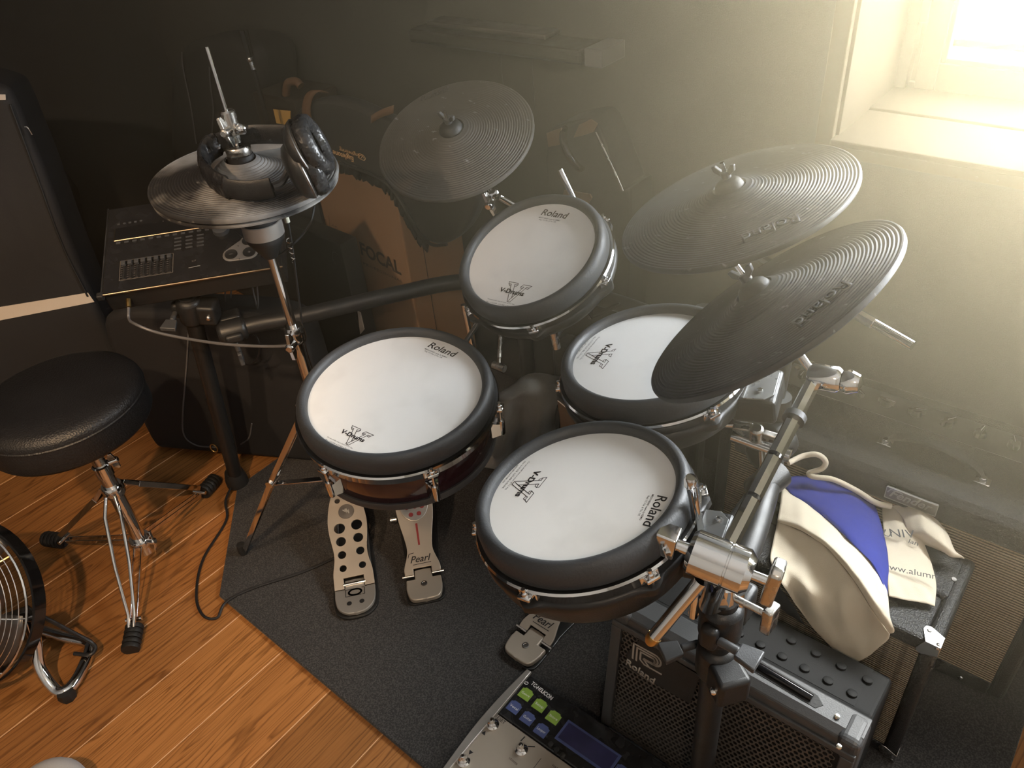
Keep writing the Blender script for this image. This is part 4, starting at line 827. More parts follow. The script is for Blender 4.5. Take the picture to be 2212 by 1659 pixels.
# strap handle
h0, h1 = V(-.222, 1.272, bz1), V(-.052, 1.262, bz1)
for h in (h0, h1):
    q = MB(); q.box((h[0] - .013, h[1] - .010, bz1), (h[0] + .013, h[1] + .010, bz1 + .005)); q.lathe([(.0, .005), (.0075, .005), (.006, .012), (0, .013)], 14, frame(h, (0, 0, 1))); q.build('handle_bracket', 'chrome', fb, bev=.001)
rows = []
for i in range(25):
    t_ = i / 24; p = lerp(h0, h1, t_) + V(0, .004, .006 + .034 * math.sin(math.pi * t_) ** .6); w_ = .010 if 0 < i < 24 else .006
    rows.append([p + V(0, -w_, -.003), p + V(0, -w_ * .9, .003), p + V(0, w_ * .9, .003), p + V(0, w_, -.003)])
q = MB().grid(rows, True); q.f += [(0, 1, 2, 3), tuple(len(q.v) - 4 + k for k in range(4))]; q.build('handle_strap', 'leather_black', fb)
q = MB(); q.box((bx0 + .05, by1 - .105, bz1 - .001), (bx1 - .05, by1 - .03, bz1 + .0008)); q.build('control_panel', 'steel_dark', fb, smooth=False)
for i in range(9):
    A9 = rotz(.5 * i, (bx0 + .085 + i * .057, by1 - .068, bz1 + .0008)); q = MB(); q.lathe([(0, 0), (.011, 0), (.009, .012), (0, .013)], 18, A9); q.box((-.0035, -.016, .004), (.0035, .016, .014), A9); kb = q.build('pointer_knob', 'plastic_black', fb, bev=.001)
    MB().box((-.0006, -.0155, .0142), (.0006, .002, .0146), A9).build('pointer_line', 'white_print', kb, smooth=False)
for h in ((bx0 + .05, by1 - .09), (bx0 + .065, by1 - .05)): MB().lathe([(0, 0), (.007, 0), (.006, .007), (0, .008)], 14, frame((*h, bz1 + .0008), (0, 0, 1))).build('jack', 'chrome', fb)

# ------------------------------------------------------------------ cotton drawstring bag on the bass amp
def patch(name, m, parent, ctrl, nu=10, amp=.0015, fr=55., seed=0, solid=.0012):
    """cloth: grid of control points (x, y, plane, value), smooth through them, with crumples"""
    G = [[{'z': pz, 'y': py}[c[2]](c[0], c[1], c[3]) for c in r] for r in ctrl]
    R1 = [spline(r, nu) for r in G]; cols = list(zip(*R1)); C2 = [spline(list(c), nu) for c in cols]; rows = [list(r) for r in zip(*C2)]
    rr = random.Random(seed); ph = [(rr.uniform(-1, 1), rr.uniform(-1, 1), rr.uniform(-1, 1), rr.uniform(0, 6)) for _ in range(7)]
    out = []
    for r in rows:
        o = []
        for p in r:
            d = sum(math.sin(fr * (.5 + .35 * k) * (a * p[0] + b * p[1] + c * p[2]) * 2 + e) / (1 + .5 * k) for k, (a, b, c, e) in enumerate(ph)); o.append(p + V(0, -.3, 1) * amp * d)
        out.append(o)
    return MB().grid(out).build(name, m, parent, ang=180, solid=solid)
tb = thing('drawstring_bag', 'cream and blue cotton drawstring bag draped over the practice amp', 'bag', (-.20, 1.02, .365))
Zt = az + .005
patch('blue_panel', 'cotton_blue', tb, [
    [(1690, 1034, 'z', Zt + .02), (1760, 1026, 'z', Zt + .03), (1830, 1040, 'z', Zt + .028), (1880, 1070, 'z', Zt + .016)],
    [(1704, 1062, 'z', Zt + .03), (1770, 1075, 'z', Zt + .042), (1845, 1085, 'z', Zt + .040), (1898, 1115, 'z', Zt + .022)],
    [(1742, 1088, 'z', Zt + .034), (1805, 1118, 'z', Zt + .048), (1868, 1140, 'z', Zt + .046), (1914, 1178, 'z', Zt + .024)],
    [(1800, 1134, 'z', Zt + .040), (1845, 1175, 'z', Zt + .050), (1890, 1205, 'z', Zt + .044), (1919, 1225, 'z', Zt + .026)],
    [(1868, 1198, 'z', Zt + .044), (1888, 1222, 'z', Zt + .046), (1905, 1246, 'z', Zt + .040), (1917, 1262, 'z', Zt + .030)],
    [(1908, 1262, 'z', Zt + .040), (1911, 1270, 'z', Zt + .040), (1914, 1278, 'z', Zt + .036), (1917, 1285, 'z', Zt + .030)]], seed=3, amp=.0009)
patch('front_panel', 'cotton', tb, [
    [(1690, 1052, 'z', Zt + .029), (1742, 1088, 'z', Zt + .033), (1800, 1134, 'z', Zt + .039), (1868, 1198, 'z', Zt + .043), (1909, 1262, 'z', Zt + .039), (1918, 1290, 'z', Zt + .032)],
    [(1685, 1090, 'z', Zt + .034), (1735, 1115, 'z', Zt + .044), (1800, 1158, 'z', Zt + .052), (1862, 1222, 'z', Zt + .052), (1908, 1290, 'z', Zt + .042), (1922, 1330, 'z', Zt + .026)],
    [(1680, 1120, 'z', Zt + .030), (1728, 1135, 'z', Zt + .044), (1790, 1175, 'z', Zt + .056), (1850, 1240, 'z', Zt + .056), (1902, 1315, 'z', Zt + .040), (1932, 1362, 'z', Zt + .006)],
    [(1680, 1126, 'z', Zt + .022), (1726, 1142, 'z', Zt + .034), (1786, 1182, 'z', Zt + .046), (1842, 1248, 'z', Zt + .046), (1886, 1318, 'z', Zt + .028), (1922, 1368, 'z', Zt - .004)]], seed=5, amp=.0012)
patch('inner_panel', 'cotton', tb, [
    [(1680, 1128, 'z', Zt + .018), (1726, 1144, 'z', Zt + .030), (1786, 1184, 'z', Zt + .040), (1842, 1250, 'z', Zt + .040), (1886, 1322, 'z', Zt + .020), (1922, 1370, 'z', Zt - .008)],
    [(1672, 1160, 'z', Zt + .010), (1715, 1190, 'z', Zt + .010), (1765, 1240, 'z', Zt + .006), (1815, 1300, 'z', Zt + .004), (1865, 1350, 'y', .940), (1918, 1382, 'y', .932)],
    [(1666, 1190, 'z', Zt + .006), (1700, 1225, 'z', Zt + .006), (1745, 1278, 'z', Zt + .003), (1790, 1340, 'y', .938), (1845, 1390, 'y', .930), (1900, 1398, 'y', .928)],
    [(1664, 1208, 'z', Zt + .006), (1690, 1250, 'z', Zt + .004), (1728, 1305, 'y', .942), (1770, 1360, 'y', .934), (1828, 1410, 'y', .926), (1870, 1420, 'y', .924)],
    [(1666, 1218, 'z', Zt + .004), (1686, 1256, 'z', Zt + .003), (1722, 1310, 'y', .942), (1764, 1366, 'y', .934), (1815, 1416, 'y', .926), (1848, 1430, 'y', .922)]], seed=8, amp=.0016)
pr_ = patch('printed_panel', 'cotton', tb, [
    [(1905, 1092, 'z', Zt + .010), (1930, 1080, 'z', Zt + .022), (1965, 1100, 'z', Zt + .024), (1985, 1150, 'z', Zt + .010)],
    [(1908, 1140, 'z', Zt + .016), (1945, 1138, 'z', Zt + .026), (1978, 1150, 'z', Zt + .024), (1998, 1180, 'z', Zt + .010)],
    [(1912, 1190, 'z', Zt + .018), (1950, 1190, 'z', Zt + .020), (1990, 1198, 'z', Zt + .018), (2012, 1218, 'z', Zt + .008)],
    [(1916, 1245, 'z', Zt + .020), (1955, 1250, 'z', Zt + .016), (1995, 1255, 'z', Zt + .013), (2022, 1262, 'z', Zt + .006)],
    [(1920, 1288, 'z', Zt + .012), (1955, 1296, 'z', Zt + .008), (1995, 1303, 'z', Zt + .006), (2019, 1310, 'z', Zt + .003)]], seed=11, amp=.0007)
lt = (0, -.05, 1)
text('web_lettering', 'www.alumn', 'ink', pr_, pz(1902, 1228, Zt + .023), pz(2021, 1258, Zt + .0185), lt, up=.002, res=3)
text('print_lettering', 'U', 'ink', pr_, pz(1906, 1156, Zt + .030), pz(1922, 1162, Zt + .030), lt, up=.001)
text('print_lettering', 'NIV', 'ink', pr_, pz(1924, 1160, Zt + .030), pz(1978, 1164, Zt + .030), lt, up=.001)
text('print_lettering', 'lan', 'ink', pr_, pz(1962, 1173, Zt + .026), pz(1982, 1180, Zt + .026), lt, up=.001)
patch('crumpled_panel', 'cotton', tb, [
    [(1925, 1092, 'z', Zt + .020), (1965, 1084, 'z', Zt + .034), (2008, 1105, 'z', Zt + .040), (2040, 1140, 'z', Zt + .030)],
    [(1950, 1120, 'z', Zt + .028), (1985, 1112, 'z', Zt + .046), (2025, 1140, 'z', Zt + .046), (2052, 1165, 'z', Zt + .026)],
    [(1962, 1148, 'z', Zt + .026), (2000, 1150, 'z', Zt + .044), (2038, 1175, 'z', Zt + .040), (2062, 1192, 'z', Zt + .022)],
    [(1985, 1168, 'z', Zt + .012), (2020, 1180, 'z', Zt + .026), (2050, 1200, 'z', Zt + .022), (2078, 1206, 'z', Zt + .012)],
    [(2005, 1176, 'z', Zt + .006), (2030, 1190, 'z', Zt + .010), (2056, 1205, 'z', Zt + .008), (2082, 1210, 'z', Zt + .006)]], seed=14, amp=.0022)
dark_under = patch('dark_panel', 'nylon_blue', tb, [
    [(1672, 1245, 'z', Zt + .002), (1690, 1275, 'y', .944), (1715, 1310, 'y', .943)],
    [(1662, 1262, 'y', .945), (1680, 1305, 'y', .944), (1735, 1345, 'y', .941)],
    [(1660, 1290, 'y', .945), (1700, 1320, 'y', .944), (1752, 1360, 'y', .940)]], seed=2, amp=.0006)
MB().tube(spline([py(1703, 1000, 1.12), py(1735, 985, 1.15), py(1765, 982, 1.16), py(1783, 996, 1.162), py(1776, 1012, 1.158), py(1748, 1022, 1.148), py(1758, 1030, 1.14), py(1800, 1036, 1.15), pz(1850, 1060, Zt + .044), pz(1890, 1085, Zt + .036), pz(1925, 1094, Zt + .03)], 8), .0052, 10).build('drawstring', 'cotton', tb)

# ------------------------------------------------------------------ vocal effects pedal at the bottom edge
tc_ = thing('effects_pedal', 'silver floor effects pedal with green and blue button labels on the rug', 'effects pedal', (-.47, .55, .011))
zt_ = .065
q = MB(); q.box((-.648, .430, .012), (-.262, .674, .040)); q.build('base', 'plastic_black', tc_, smooth=False, bev=.004)
MB().box((-.6475, .572, .040), (-.2625, .6735, zt_)).build('display_panel', 'panel_black', tc_, smooth=False, bev=.003)
MB().box((-.6475, .4305, .040), (-.2625, .5705, zt_ - .001)).build('foot_panel', 'pedal_metal', tc_, smooth=False, bev=.002)
sd = MB(); rows = []
for i in range(13):
    y = .427 + (.679 - .427) * i / 12; b_ = .004 + .012 * math.sin(math.pi * i / 12); rows.append([V(-.648, y, .012), V(-.650 - b_, y, .014), V(-.652 - b_, y, .05), V(-.6495 - b_ * .6, y, zt_ + .004), V(-.641, y, zt_ + .005), V(-.640, y, zt_)])
sd.grid(rows); sd.f += [tuple(range(6)), tuple(len(sd.v) - 6 + k for k in range(6))]; sd.build('side_rail', 'steel', tc_, ang=60, bev=.001)
Z = (0, 0, 1); T_ = lambda x, y: pz(x, y, zt_)
text('brand_lettering', 'TC-HELICON', 'white_print', tc_, T_(1146, 1478), T_(1190, 1513), Z, up=.0008, bold=.02, yscale=1.25)
strokes('brand_mark', 'white_print', tc_, frame(T_(1137, 1476), Z), [[(-.003, .001), (0, .003), (.003, .002)], [(.003, -.001), (0, -.003), (-.003, -.002)]], .0016, up=.0008)
def label(cx_, cy_, m, s, name):
    c = T_(cx_, cy_); h = .0128
    o = MB().prism([(-h, -.0115), (h, -.0115), (h, .0085), (.0095, .0095), (.007, .0122), (-.007, .0122), (-.0095, .0095), (-h, .0085)], 0, .0012, rotz(0, (c[0], c[1], zt_ + .0002))).build('button_label', m, tc_, smooth=False)
    text('label_lettering', s, 'white_print', o, (c[0] - .0095, c[1] - .003, zt_ + .0014), (c[0] + .0095, c[1] - .003, zt_ + .0014), Z, up=.0004, height=.0052)
for x_, y_, m_, s_ in ((1136, 1500, 'label_green', 'Genre'), (1166, 1524, 'label_green', 'Setup'), (1196, 1550, 'label_green', 'Store'), (1111, 1528, 'label_blue', 'Vocal'), (1140, 1552, 'label_blue', 'Guitar'), (1170, 1578, 'label_blue', 'Looper'), (1342, 1668, 'label_blue', 'Mix')): label(x_, y_, m_, s_, '')
MB().box((-.522, .595, zt_), (-.402, .641, zt_ + .002)).build('display_frame', 'label_blue', tc_, smooth=False, bev=.0008)
MB().box((-.517, .600, zt_ + .0015), (-.407, .636, zt_ + .0026)).build('display', 'screen_blue', tc_, smooth=False)
for i, (x_, y_) in enumerate(((1190, 1610), (1203, 1622), (1216, 1634))): MB().lathe([(0, 0), (.006, 0), (.005, .006), (0, .007)], 16, frame(T_(x_, y_), Z)).build('knob', 'rubber_black', tc_)
def footswitch(x_, y_):
    c = pz(x_, y_, zt_ + .004); A_ = frame((c[0], c[1], zt_ - .001), Z)
    o = MB().lathe([(0, 0), (.0125, 0), (.0125, .003), (.0105, .005), (.0095, .006), (0, .006)], 24, A_).build('switch_washer', 'chrome', tc_)
    MB().lathe([(.0085, .006), (.0085, .010), (.0060, .013), (.0055, .014), (.0055, .017), (.004, .020), (0, .021)], 24, A_).build('footswitch', 'chrome', o)
for s_ in ((1064, 1563), (1001, 1642), (1126, 1617)): footswitch(*s_)
Tm = lambda x, y: pz(x, y, zt_ - .001)
text('panel_lettering', 'PRESET', 'ink', tc_, Tm(1063, 1545), Tm(1089, 1565), Z, up=.0005, bold=.01)
text('panel_lettering', 'LOOPER', 'ink_brown', tc_, Tm(1099, 1639), Tm(1116, 1654), Z, up=.0005)
text('panel_lettering', 'HARMONY', 'ink', tc_, Tm(1192, 1655), Tm(1222, 1678), Z, up=.0005)
for x_, y_, s_ in ((1046, 1583, 1), (1016, 1626, -1)):
    c = Tm(x_, y_); MB().prism([(-.0045, -.0035 * s_), (.0045, -.0035 * s_), (0, .0045 * s_)], 0, .0003, rotz(0, (c[0], c[1], zt_ - .0008))).build('arrow_mark', 'ink', tc_, smooth=False)
c = Tm(1129, 1596); strokes('microphone_mark', 'ink', tc_, frame(c, Z), [[(-.0, -.005), (.001, .005)]], .0022, up=.0006)
c = Tm(1146, 1613); strokes('guitar_mark', 'ink', tc_, frame(c, Z), [[(-.003, -.002), (.0, .0), (.006, .004)]], .0024, up=.0006)
c = Tm(1160, 1650); strokes('divider_mark', 'ink', tc_, frame(c, Z), [[(0, -.02), (0, .012)]], .0009, up=.0006)

# ------------------------------------------------------------------ foot pedals
def circle(cx, cy, r, n=20): return [(cx + r * math.cos(2 * math.pi * i / n), cy + r * math.sin(2 * math.pi * i / n)) for i in range(n)]
def sym(half): return [(x, y) for x, y in half] + [(-x, y) for x, y in reversed(half)]
def smooth2(pts, n=4): return [tuple(p[:2]) for p in spline([(*p, 0) for p in pts], n)]
def pedal(name, label, heel, d, rise, kind, flen=.27, hl=.085):
    """heel = rear tip on the rug, d = direction towards the toe; footboard hinged hl in front of it"""
    d = unit((d[0], d[1], 0)); sd_ = V(d[1], -d[0], 0); h0 = V(heel[0], heel[1], .012)
    t = thing(name, label, 'pedal', h0 + d * .15, 'foot pedals')
    B = np.array([[sd_[0], d[0], 0, h0[0]], [sd_[1], d[1], 0, h0[1]], [0, 0, 1, h0[2]], [0, 0, 0, 1.0]])
    ca, sa = math.cos(rise), math.sin(rise)
    FB = B @ np.array([[1, 0, 0, 0], [0, ca, -sa, hl], [0, sa, ca, .016], [0, 0, 0, 1.0]])      # footboard frame at the hinge
    if kind == 'pearl':
        out = sym(smooth2([(.0425, 0), (.0425, .018), (.034, .045), (.0305, .065), (.034, .095), (.043, .145), (.0465, .19), (.041, .235), (.025, .262), (0, .268)]))
        bs = sym(smooth2([(.030, .004), (.043, .014), (.045, .04), (.042, .09), (.040, .12), (.045, .2), (.05, .30), (.05, .36)]))
        MB().prism(bs, -.0015, .004, B).build('base_plate', 'plastic_black', t, smooth=False, bev=.002)
        hp = sym(smooth2([(.0, .004), (.026, .006), (.037, .016), (.042, .040), (.0415, hl - .024), (.0415, hl - .012)]) + [(.0205, hl - .012), (.0205, hl + .0145), (0, hl + .0145)])
        rows_ = []
        MB().prism(hp, .006, .0185, B).build('heel_plate', 'pedal_metal', t, smooth=False, bev=.004, seg=3)
        nt_ = [(.0425, 0), (.0215, 0), (.0215, .016), (-.0215, .016), (-.0215, 0)]
        fb_out = nt_[:1] + [p for p in out if p[1] > .002 and p[0] > 0][0:] + [p for p in out if p[1] > .002 and p[0] <= 0] + [(-.0425, 0), (-.0215, 0), (-.0215, .016), (.0215, .016), (.0215, 0)]
        fbm = plate_holes(fb_out, [], 0, .005, FB).build('footboard', 'pedal_metal', t, smooth=False, bev=.0012)
        [MB().cyl(xf(FB, (s_ * .0215, .0, .001)), xf(FB, (s_ * .049, .0, .001)), .0042, n=14).build('hinge_pin', 'chrome', t) for s_ in (-1, 1)]
        MB().lathe([(0, 0), (.0075, 0), (.0075, .001), (.005, .0014), (.004, .0006), (0, .0006)], 18, B @ rotz(0, (0, hl - .030, .0186))).build('heel_bolt', 'steel_dark', t)
        nrm = FB[:3, 2]
        text('brand_lettering', 'Pearl', 'ink', fbm, xf(FB, (-.026, .030, .005)), xf(FB, (.024, .030, .005)), nrm, shear=.35, bold=.012, up=.0006)
        strokes('lettering_flourish', 'ink', fbm, FB, [[(-.020, .0245), (.022, .0255)], [(-.030, .044), (-.027, .053), (-.016, .054)]], .0014, up=.0056)
        MB().prism([(-.0022, .072), (.0022, .072), (.0026, .128), (-.0026, .128)], .005, .0056, FB).build('red_stripe', 'ink_red', fbm, smooth=False)
        ov = [(.0365 * math.sin(a), .186 - .052 * math.cos(a) * (1 if math.cos(a) > 0 else .9)) for a in np.linspace(0, 2 * math.pi, 28, endpoint=False)]
        pl2 = MB().prism(ov, .005, .0075, FB).build('traction_plate', 'steel', fbm, smooth=False, bev=.001)
        for x_, y_ in ((-.010, .152), (.010, .152), (-.018, .172), (.002, .172), (.019, .170), (-.010, .193), (.010, .193), (-.018, .213), (.002, .213)): MB().lathe([(0, .0076), (.0058, .0076), (.0052, .0088), (0, .009)], 16, FB @ rotz(0, (x_, y_, 0))).build('red_dot', 'ink_red', pl2)
        for s in (-1, 1):
            MB().box((s * .046 - .006, .325, .002), (s * .046 + .006, .345, .185), B).build('frame_post', 'steel', t, bev=.002)
        MB().cyl(xf(B, (-.055, .335, .178)), xf(B, (.055, .335, .178)), .006).build('axle', 'chrome', t)
        q = MB(); q.cyl(xf(B, (-.068, .27, .018)), xf(B, (-.052, .27, .018)), .008); q.build('side_bolt', 'chrome_worn', t)
        q = MB(); q.tube([xf(B, (0, .335, .178)), xf(B, (0, .300, .30))], .004, 8); q.sphere(xf(B, (0, .298, .315)), .022, 14); q.build('beater', 'chrome', t)
        q = MB(); strip(q, xf(B, (0, .325, .165)), xf(FB, (0, .262, .004)), .016, .004, B[:3, 0]); q.build('drive_strap', 'steel_dark', t)
    else:
        out = smooth2([(.047, 0), (.046, .03), (.0405, .060), (.040, .085), (.0455, .125), (.047, .16), (.041, .20), (.028, .24), (.012, .262), (0, .265)])
        ns = .024
        fb_out = [(.047, -.010), *[p for p in out if p[1] > 0.001]] + [(-x, y) for x, y in reversed(out) if y > .001 and x > 1e-6] + [(-.047, -.010), (-ns, -.010), (-ns, .016), (ns, .016), (ns, -.010)]
        hol = [circle(-.022, .040, .0085), circle(.024, .040, .0085), circle(-.021, .074, .0100), circle(.023, .076, .0100), circle(-.020, .108, .0120), circle(.022, .110, .0120), circle(-.020, .142, .0135), circle(.022, .144, .0135), circle(-.018, .215, .0068), circle(.019, .216, .0068)]
        fbm = plate_holes(fb_out, hol, 0, .0045, FB).build('footboard', 'pedal_metal', t, smooth=False, bev=.0008)
        MB().lathe([(0, .0046), (.0195, .0046), (.0190, .0058), (0, .006)], 32, FB @ rotz(0, (.001, .183, 0))).build('round_badge', 'steel_dark', fbm)
        strokes('badge_mark', 'silver_print', fbm, FB @ rotz(0, (.001, .183, 0)), [[(-.007, .004), (-.002, -.001), (-.002, .006)], [(.001, .006), (.001, -.004), (.006, .003), (.006, -.006)]], .0026, up=.0064)
        MB().lathe([(0, .0046), (.0025, .0046), (.002, .006), (0, .006)], 12, FB @ rotz(0, (.004, .248, 0))).build('rivet', 'chrome', fbm)
        hp = sym(smooth2([(.0, .0), (.022, .004), (.040, .020), (.0465, .045), (.047, hl - .012)]) + [(.047, hl - .012), (ns - .001, hl - .012), (ns - .001, hl + .014), (0, hl + .014)])
        hpo = MB().prism(hp, .006, .015, B).build('heel_plate', 'steel', t, smooth=False, bev=.002)
        MB().prism(sym(smooth2([(.0, -.006), (.026, -.002), (.046, .016), (.052, .045), (.052, hl), (.047, .2), (.03, .30)])), -.0015, .005, B).build('base_plate', 'plastic_black', t, smooth=False, bev=.002)
        lg = [[(.022 * x, .010 * y) for x, y in l] for l in ([(-1, -1), (-1, 1), (.2, 1)], [(1, -1), (1, .9), (.75, 1)], [(-1, -1), (.6, -1)], [(1.0, -1), (.8, -1)])]
        el = [[(.0145 * math.cos(a), .0085 * math.sin(a)) for a in np.linspace(0, 2 * math.pi, 25)]]
        strokes('oval_logo', 'ink', hpo, B @ rotz(0, (0, .060, 0)), lg, .0016, up=.0156); strokes('oval_logo', 'ink', hpo, B @ rotz(0, (0, .060, 0)), el, .0042, up=.0157)
        for s in (-1, 1): MB().lathe([(0, .0151), (.0058, .0151), (.0058, .0155), (0, .0153)], 16, B @ rotz(0, (s * .0145, .030, 0))).build('heel_screw', 'ink', hpo)
        MB().cyl(xf(FB, (-.026, .0, .001)), xf(FB, (.026, .0, .001)), .0045, n=14).build('hinge_pin', 'chrome', t)
        q = MB(); strip(q, xf(FB, (0, .255, .005)), HX(.30), .012, .003, B[:3, 0]); q.build('pull_strap', 'steel_dark', t)
        for s in (-1, 1): q = MB(); q.tube([xf(B, (s * .040, .04, .006)), xf(B, (s * .036, .30, .006)), xf(B, (s * .012, .36, .03))], .004, 8); q.build('frame_rod', 'steel_dark', t)
    return t
pedal('hi_hat_pedal', 'silver hi-hat footboard with rows of round holes and an oval logo', (-1.075, .585), (-.77, .64), math.radians(22), 'hat')
pedal('bass_drum_pedal', 'brushed metal kick pedal with red dots, in full view beside the perforated pedal', (-.966, .702), (-.75, .66), math.radians(21), 'pearl', hl=.078)
pedal('bass_drum_pedal', 'brushed metal kick pedal mostly hidden under the nearest drum pad', (-.708, .700), (.035, 1), math.radians(21), 'pearl', hl=.070)

# ------------------------------------------------------------------ kick pad and the grey cloth over its stand
kd = thing('kick_drum_pad', 'black upright kick drum pad behind the pedals', 'drum', (-.72, 1.16, .011))
MB().box((-.92, 1.150, .05), (-.55, 1.215, .500)).build('frame', 'plastic_black', kd, smooth=False, bev=.02, seg=4)
MB().lathe([(.150, 0), (.165, .004), (.168, .016), (.160, .026), (.150, .024)], 56, frame((-.735, 1.15, .285), (0, -1, 0))).build('rubber_hoop', 'rubber_black', kd)
MB().lathe([(0, .018), (.08, .018), (.152, .014)], 56, frame((-.735, 1.15, .285), (0, -1, 0))).build('head', 'cloth_black', kd)
for s in (1, 1.02): MB().tube([V(-.735 + s * .17, 1.18, .12), V(-.735 + s * .20, 1.10, .018)], .009, 10).build('leg', 'chrome_worn', kd)
MB().box((-.80, 1.06, .011), (-.67, 1.16, .05)).build('pedal_plate', 'plastic_black', kd, smooth=False, bev=.004)
cl_ = patch('grey_cloth', 'towel_grey', None, [
    [(1058, 868, 'z', .33), (1095, 838, 'z', .37), (1130, 815, 'z', .405), (1165, 806, 'z', .420), (1200, 814, 'z', .415), (1236, 818, 'z', .41)],
    [(1062, 885, 'z', .335), (1098, 866, 'z', .375), (1135, 852, 'z', .395), (1170, 845, 'z', .395), (1205, 850, 'z', .385), (1240, 858, 'z', .37)],
    [(1056, 905, 'z', .30), (1095, 890, 'z', .345), (1130, 884, 'z', .325), (1165, 892, 'z', .34), (1200, 898, 'z', .29), (1240, 905, 'z', .30)],
    [(1062, 930, 'z', .25), (1092, 926, 'z', .295), (1128, 918, 'z', .255), (1160, 935, 'z', .28), (1195, 942, 'z', .21), (1240, 950, 'z', .22)],
    [(1050, 958, 'z', .19), (1088, 962, 'z', .23), (1118, 950, 'z', .19), (1150, 975, 'z', .21), (1190, 980, 'z', .14), (1240, 985, 'z', .15)],
    [(1034, 990, 'z', .10), (1078, 998, 'z', .14), (1110, 992, 'z', .10), (1150, 1010, 'z', .11), (1195, 1015, 'z', .07), (1240, 1020, 'z', .06)],
    [(1022, 1002, 'z', .03), (1072, 1014, 'z', .03), (1110, 1018, 'z', .03), (1150, 1030, 'z', .03), (1195, 1040, 'z', .02), (1240, 1045, 'z', .02)]], seed=21, amp=.0048, nu=6, fr=26, solid=.003)
tag(cl_, 'crumpled dark grey cloth hanging between the snare pad and the nearest drum pad', 'cloth')
q = MB(); cbp = [on(x, y, (-.86, 1.0, .4), (0, 1, 0)) for x, y in ((1204, 866), (1209, 900), (1216, 924), (1252, 918), (1244, 903), (1228, 886))]; cbp[2][2] = .012; cbp[3][2] = .012
q.add([p for p in cbp] + [p + V(0, .004, 0) for p in cbp], [tuple(range(6)), tuple(range(6, 12))[::-1]] + [(i, (i + 1) % 6, 6 + (i + 1) % 6, 6 + i) for i in range(6)])
tag(q.build('cardboard_flap', 'leather_tan', smooth=False), 'tan cardboard flap sticking up from the grey cloth', 'cardboard')

# ------------------------------------------------------------------ drum throne
th_ = thing('drum_throne', 'round black drum throne on a chrome double-braced tripod', 'stool', (-1.63, .388, 0))
TX, TY = -1.622, .390
SA = frame((-1.648, .386, .555), (0, 0, 1))
MB().lathe([(0, .004), (.10, .002), (.145, -.004), (.163, -.012), (.169, -.022), (.1695, -.030)], 72, SA).build('seat_top', 'leather_black', th_, ang=80)
MB().lathe([(.1695, -.0298), (.1715, -.032), (.1695, -.0345)], 72, SA).build('seat_piping', 'leather_black', th_, ang=80)
MB().lathe([(.1695, -.034), (.170, -.05), (.170, -.085), (.166, -.092), (.155, -.094), (0, -.094)], 72, SA).build('seat_side', 'leather_black', th_, ang=60)
thr = MB(); prf = [(0, .30)]
for i in range(28): prf += [(.0125, .30 + i * .006), (.0145, .303 + i * .006)]
prf += [(.0125, .468), (0, .468)]
thr.lathe(prf, 20, rotz(0, (TX, TY, 0))); thr.build('threaded_post', 'chrome_worn', th_, ang=80)
MB().lathe([(0, .06), (.0165, .06), (.0165, .318), (.0195, .320), (.0195, .350), (.0165, .353), (0, .353)], 24, rotz(0, (TX, TY, 0))).build('tube', 'chrome', th_)
q = MB(); wing(q, V(TX + .012, TY + .022, .352), (.5, .85, .1), (.3, .2, .9), 1.2); q.build('wing_bolt', 'chrome', th_, bev=.001)
MB().lathe([(.0166, .262), (.024, .262), (.025, .268), (.025, .286), (.022, .29), (.0166, .29)], 24, rotz(0, (TX, TY, 0))).build('upper_collar', 'chrome', th_)
MB().lathe([(.0166, .088), (.025, .088), (.027, .092), (.027, .108), (.024, .112), (.0166, .112)], 24, rotz(0, (TX, TY, 0))).build('lower_collar', 'chrome', th_)
q = MB(); wing(q, V(TX + .028, TY + .012, .105), (.9, .4, .1), (.2, .3, .95), 1.3); q.build('wing_bolt', 'chrome', th_, bev=.001)
for (fx, fy), flat in (((-1.462, .246), 0), ((-1.905, .282), 1), ((-1.735, .628), 1)):
    f = V(fx, fy, .02); up_ = V(TX, TY, .276); lo_ = V(TX, TY, .10); dd = unit(V(fx - TX, fy - TY, 0)); ss = V(-dd[1], dd[0], 0)
    L_ = MB()
    for s in (-1, 1):
        a = up_ + dd * .026 + ss * s * .010; k1 = up_ + dd * .055 + ss * s * .018 + V(0, 0, -.035); b = f - dd * .03 + ss * s * .007 + V(0, 0, .03)
        if flat: strip(L_, a, k1, .010, .0025, np.cross(unit(k1 - a), ss)); strip(L_, k1, b, .014, .0025, np.cross(unit(b - k1), ss))
        else: L_.tube([a, k1, lerp(k1, b, .5) + ss * s * .004, b, f + ss * s * .005 + V(0, 0, .012)], .0042, 8)
    L_.build('leg', 'chrome', th_, bev=.0006)
    q = MB()
    for s in (-1, 1): strip(q, lo_ + dd * .026 + ss * s * .009, lerp(lo_, f, .86) + ss * s * .007, .010, .0025, np.cross(dd, ss))
    q.build('brace', 'chrome', th_, bev=.0006)
    q = MB()
    for i in range(5): q.lathe([(0, 0), (.0195, 0), (.021, .003), (.0195, .0105), (0, .011)], 16, frame(f + dd * (.030 - i * .0125) + V(0, 0, -.004 + i * .0015), dd * .93 + V(0, 0, .12) * -1, (0, 0, 1)))
    q.build('rubber_foot', 'rubber_black', th_, ang=50)
    q = MB(); q.cyl(f + ss * .018 + V(0, 0, .014) - dd * .03, f - ss * .018 + V(0, 0, .014) - dd * .03, .005, n=12); q.build('foot_bolt', 'chrome', th_)

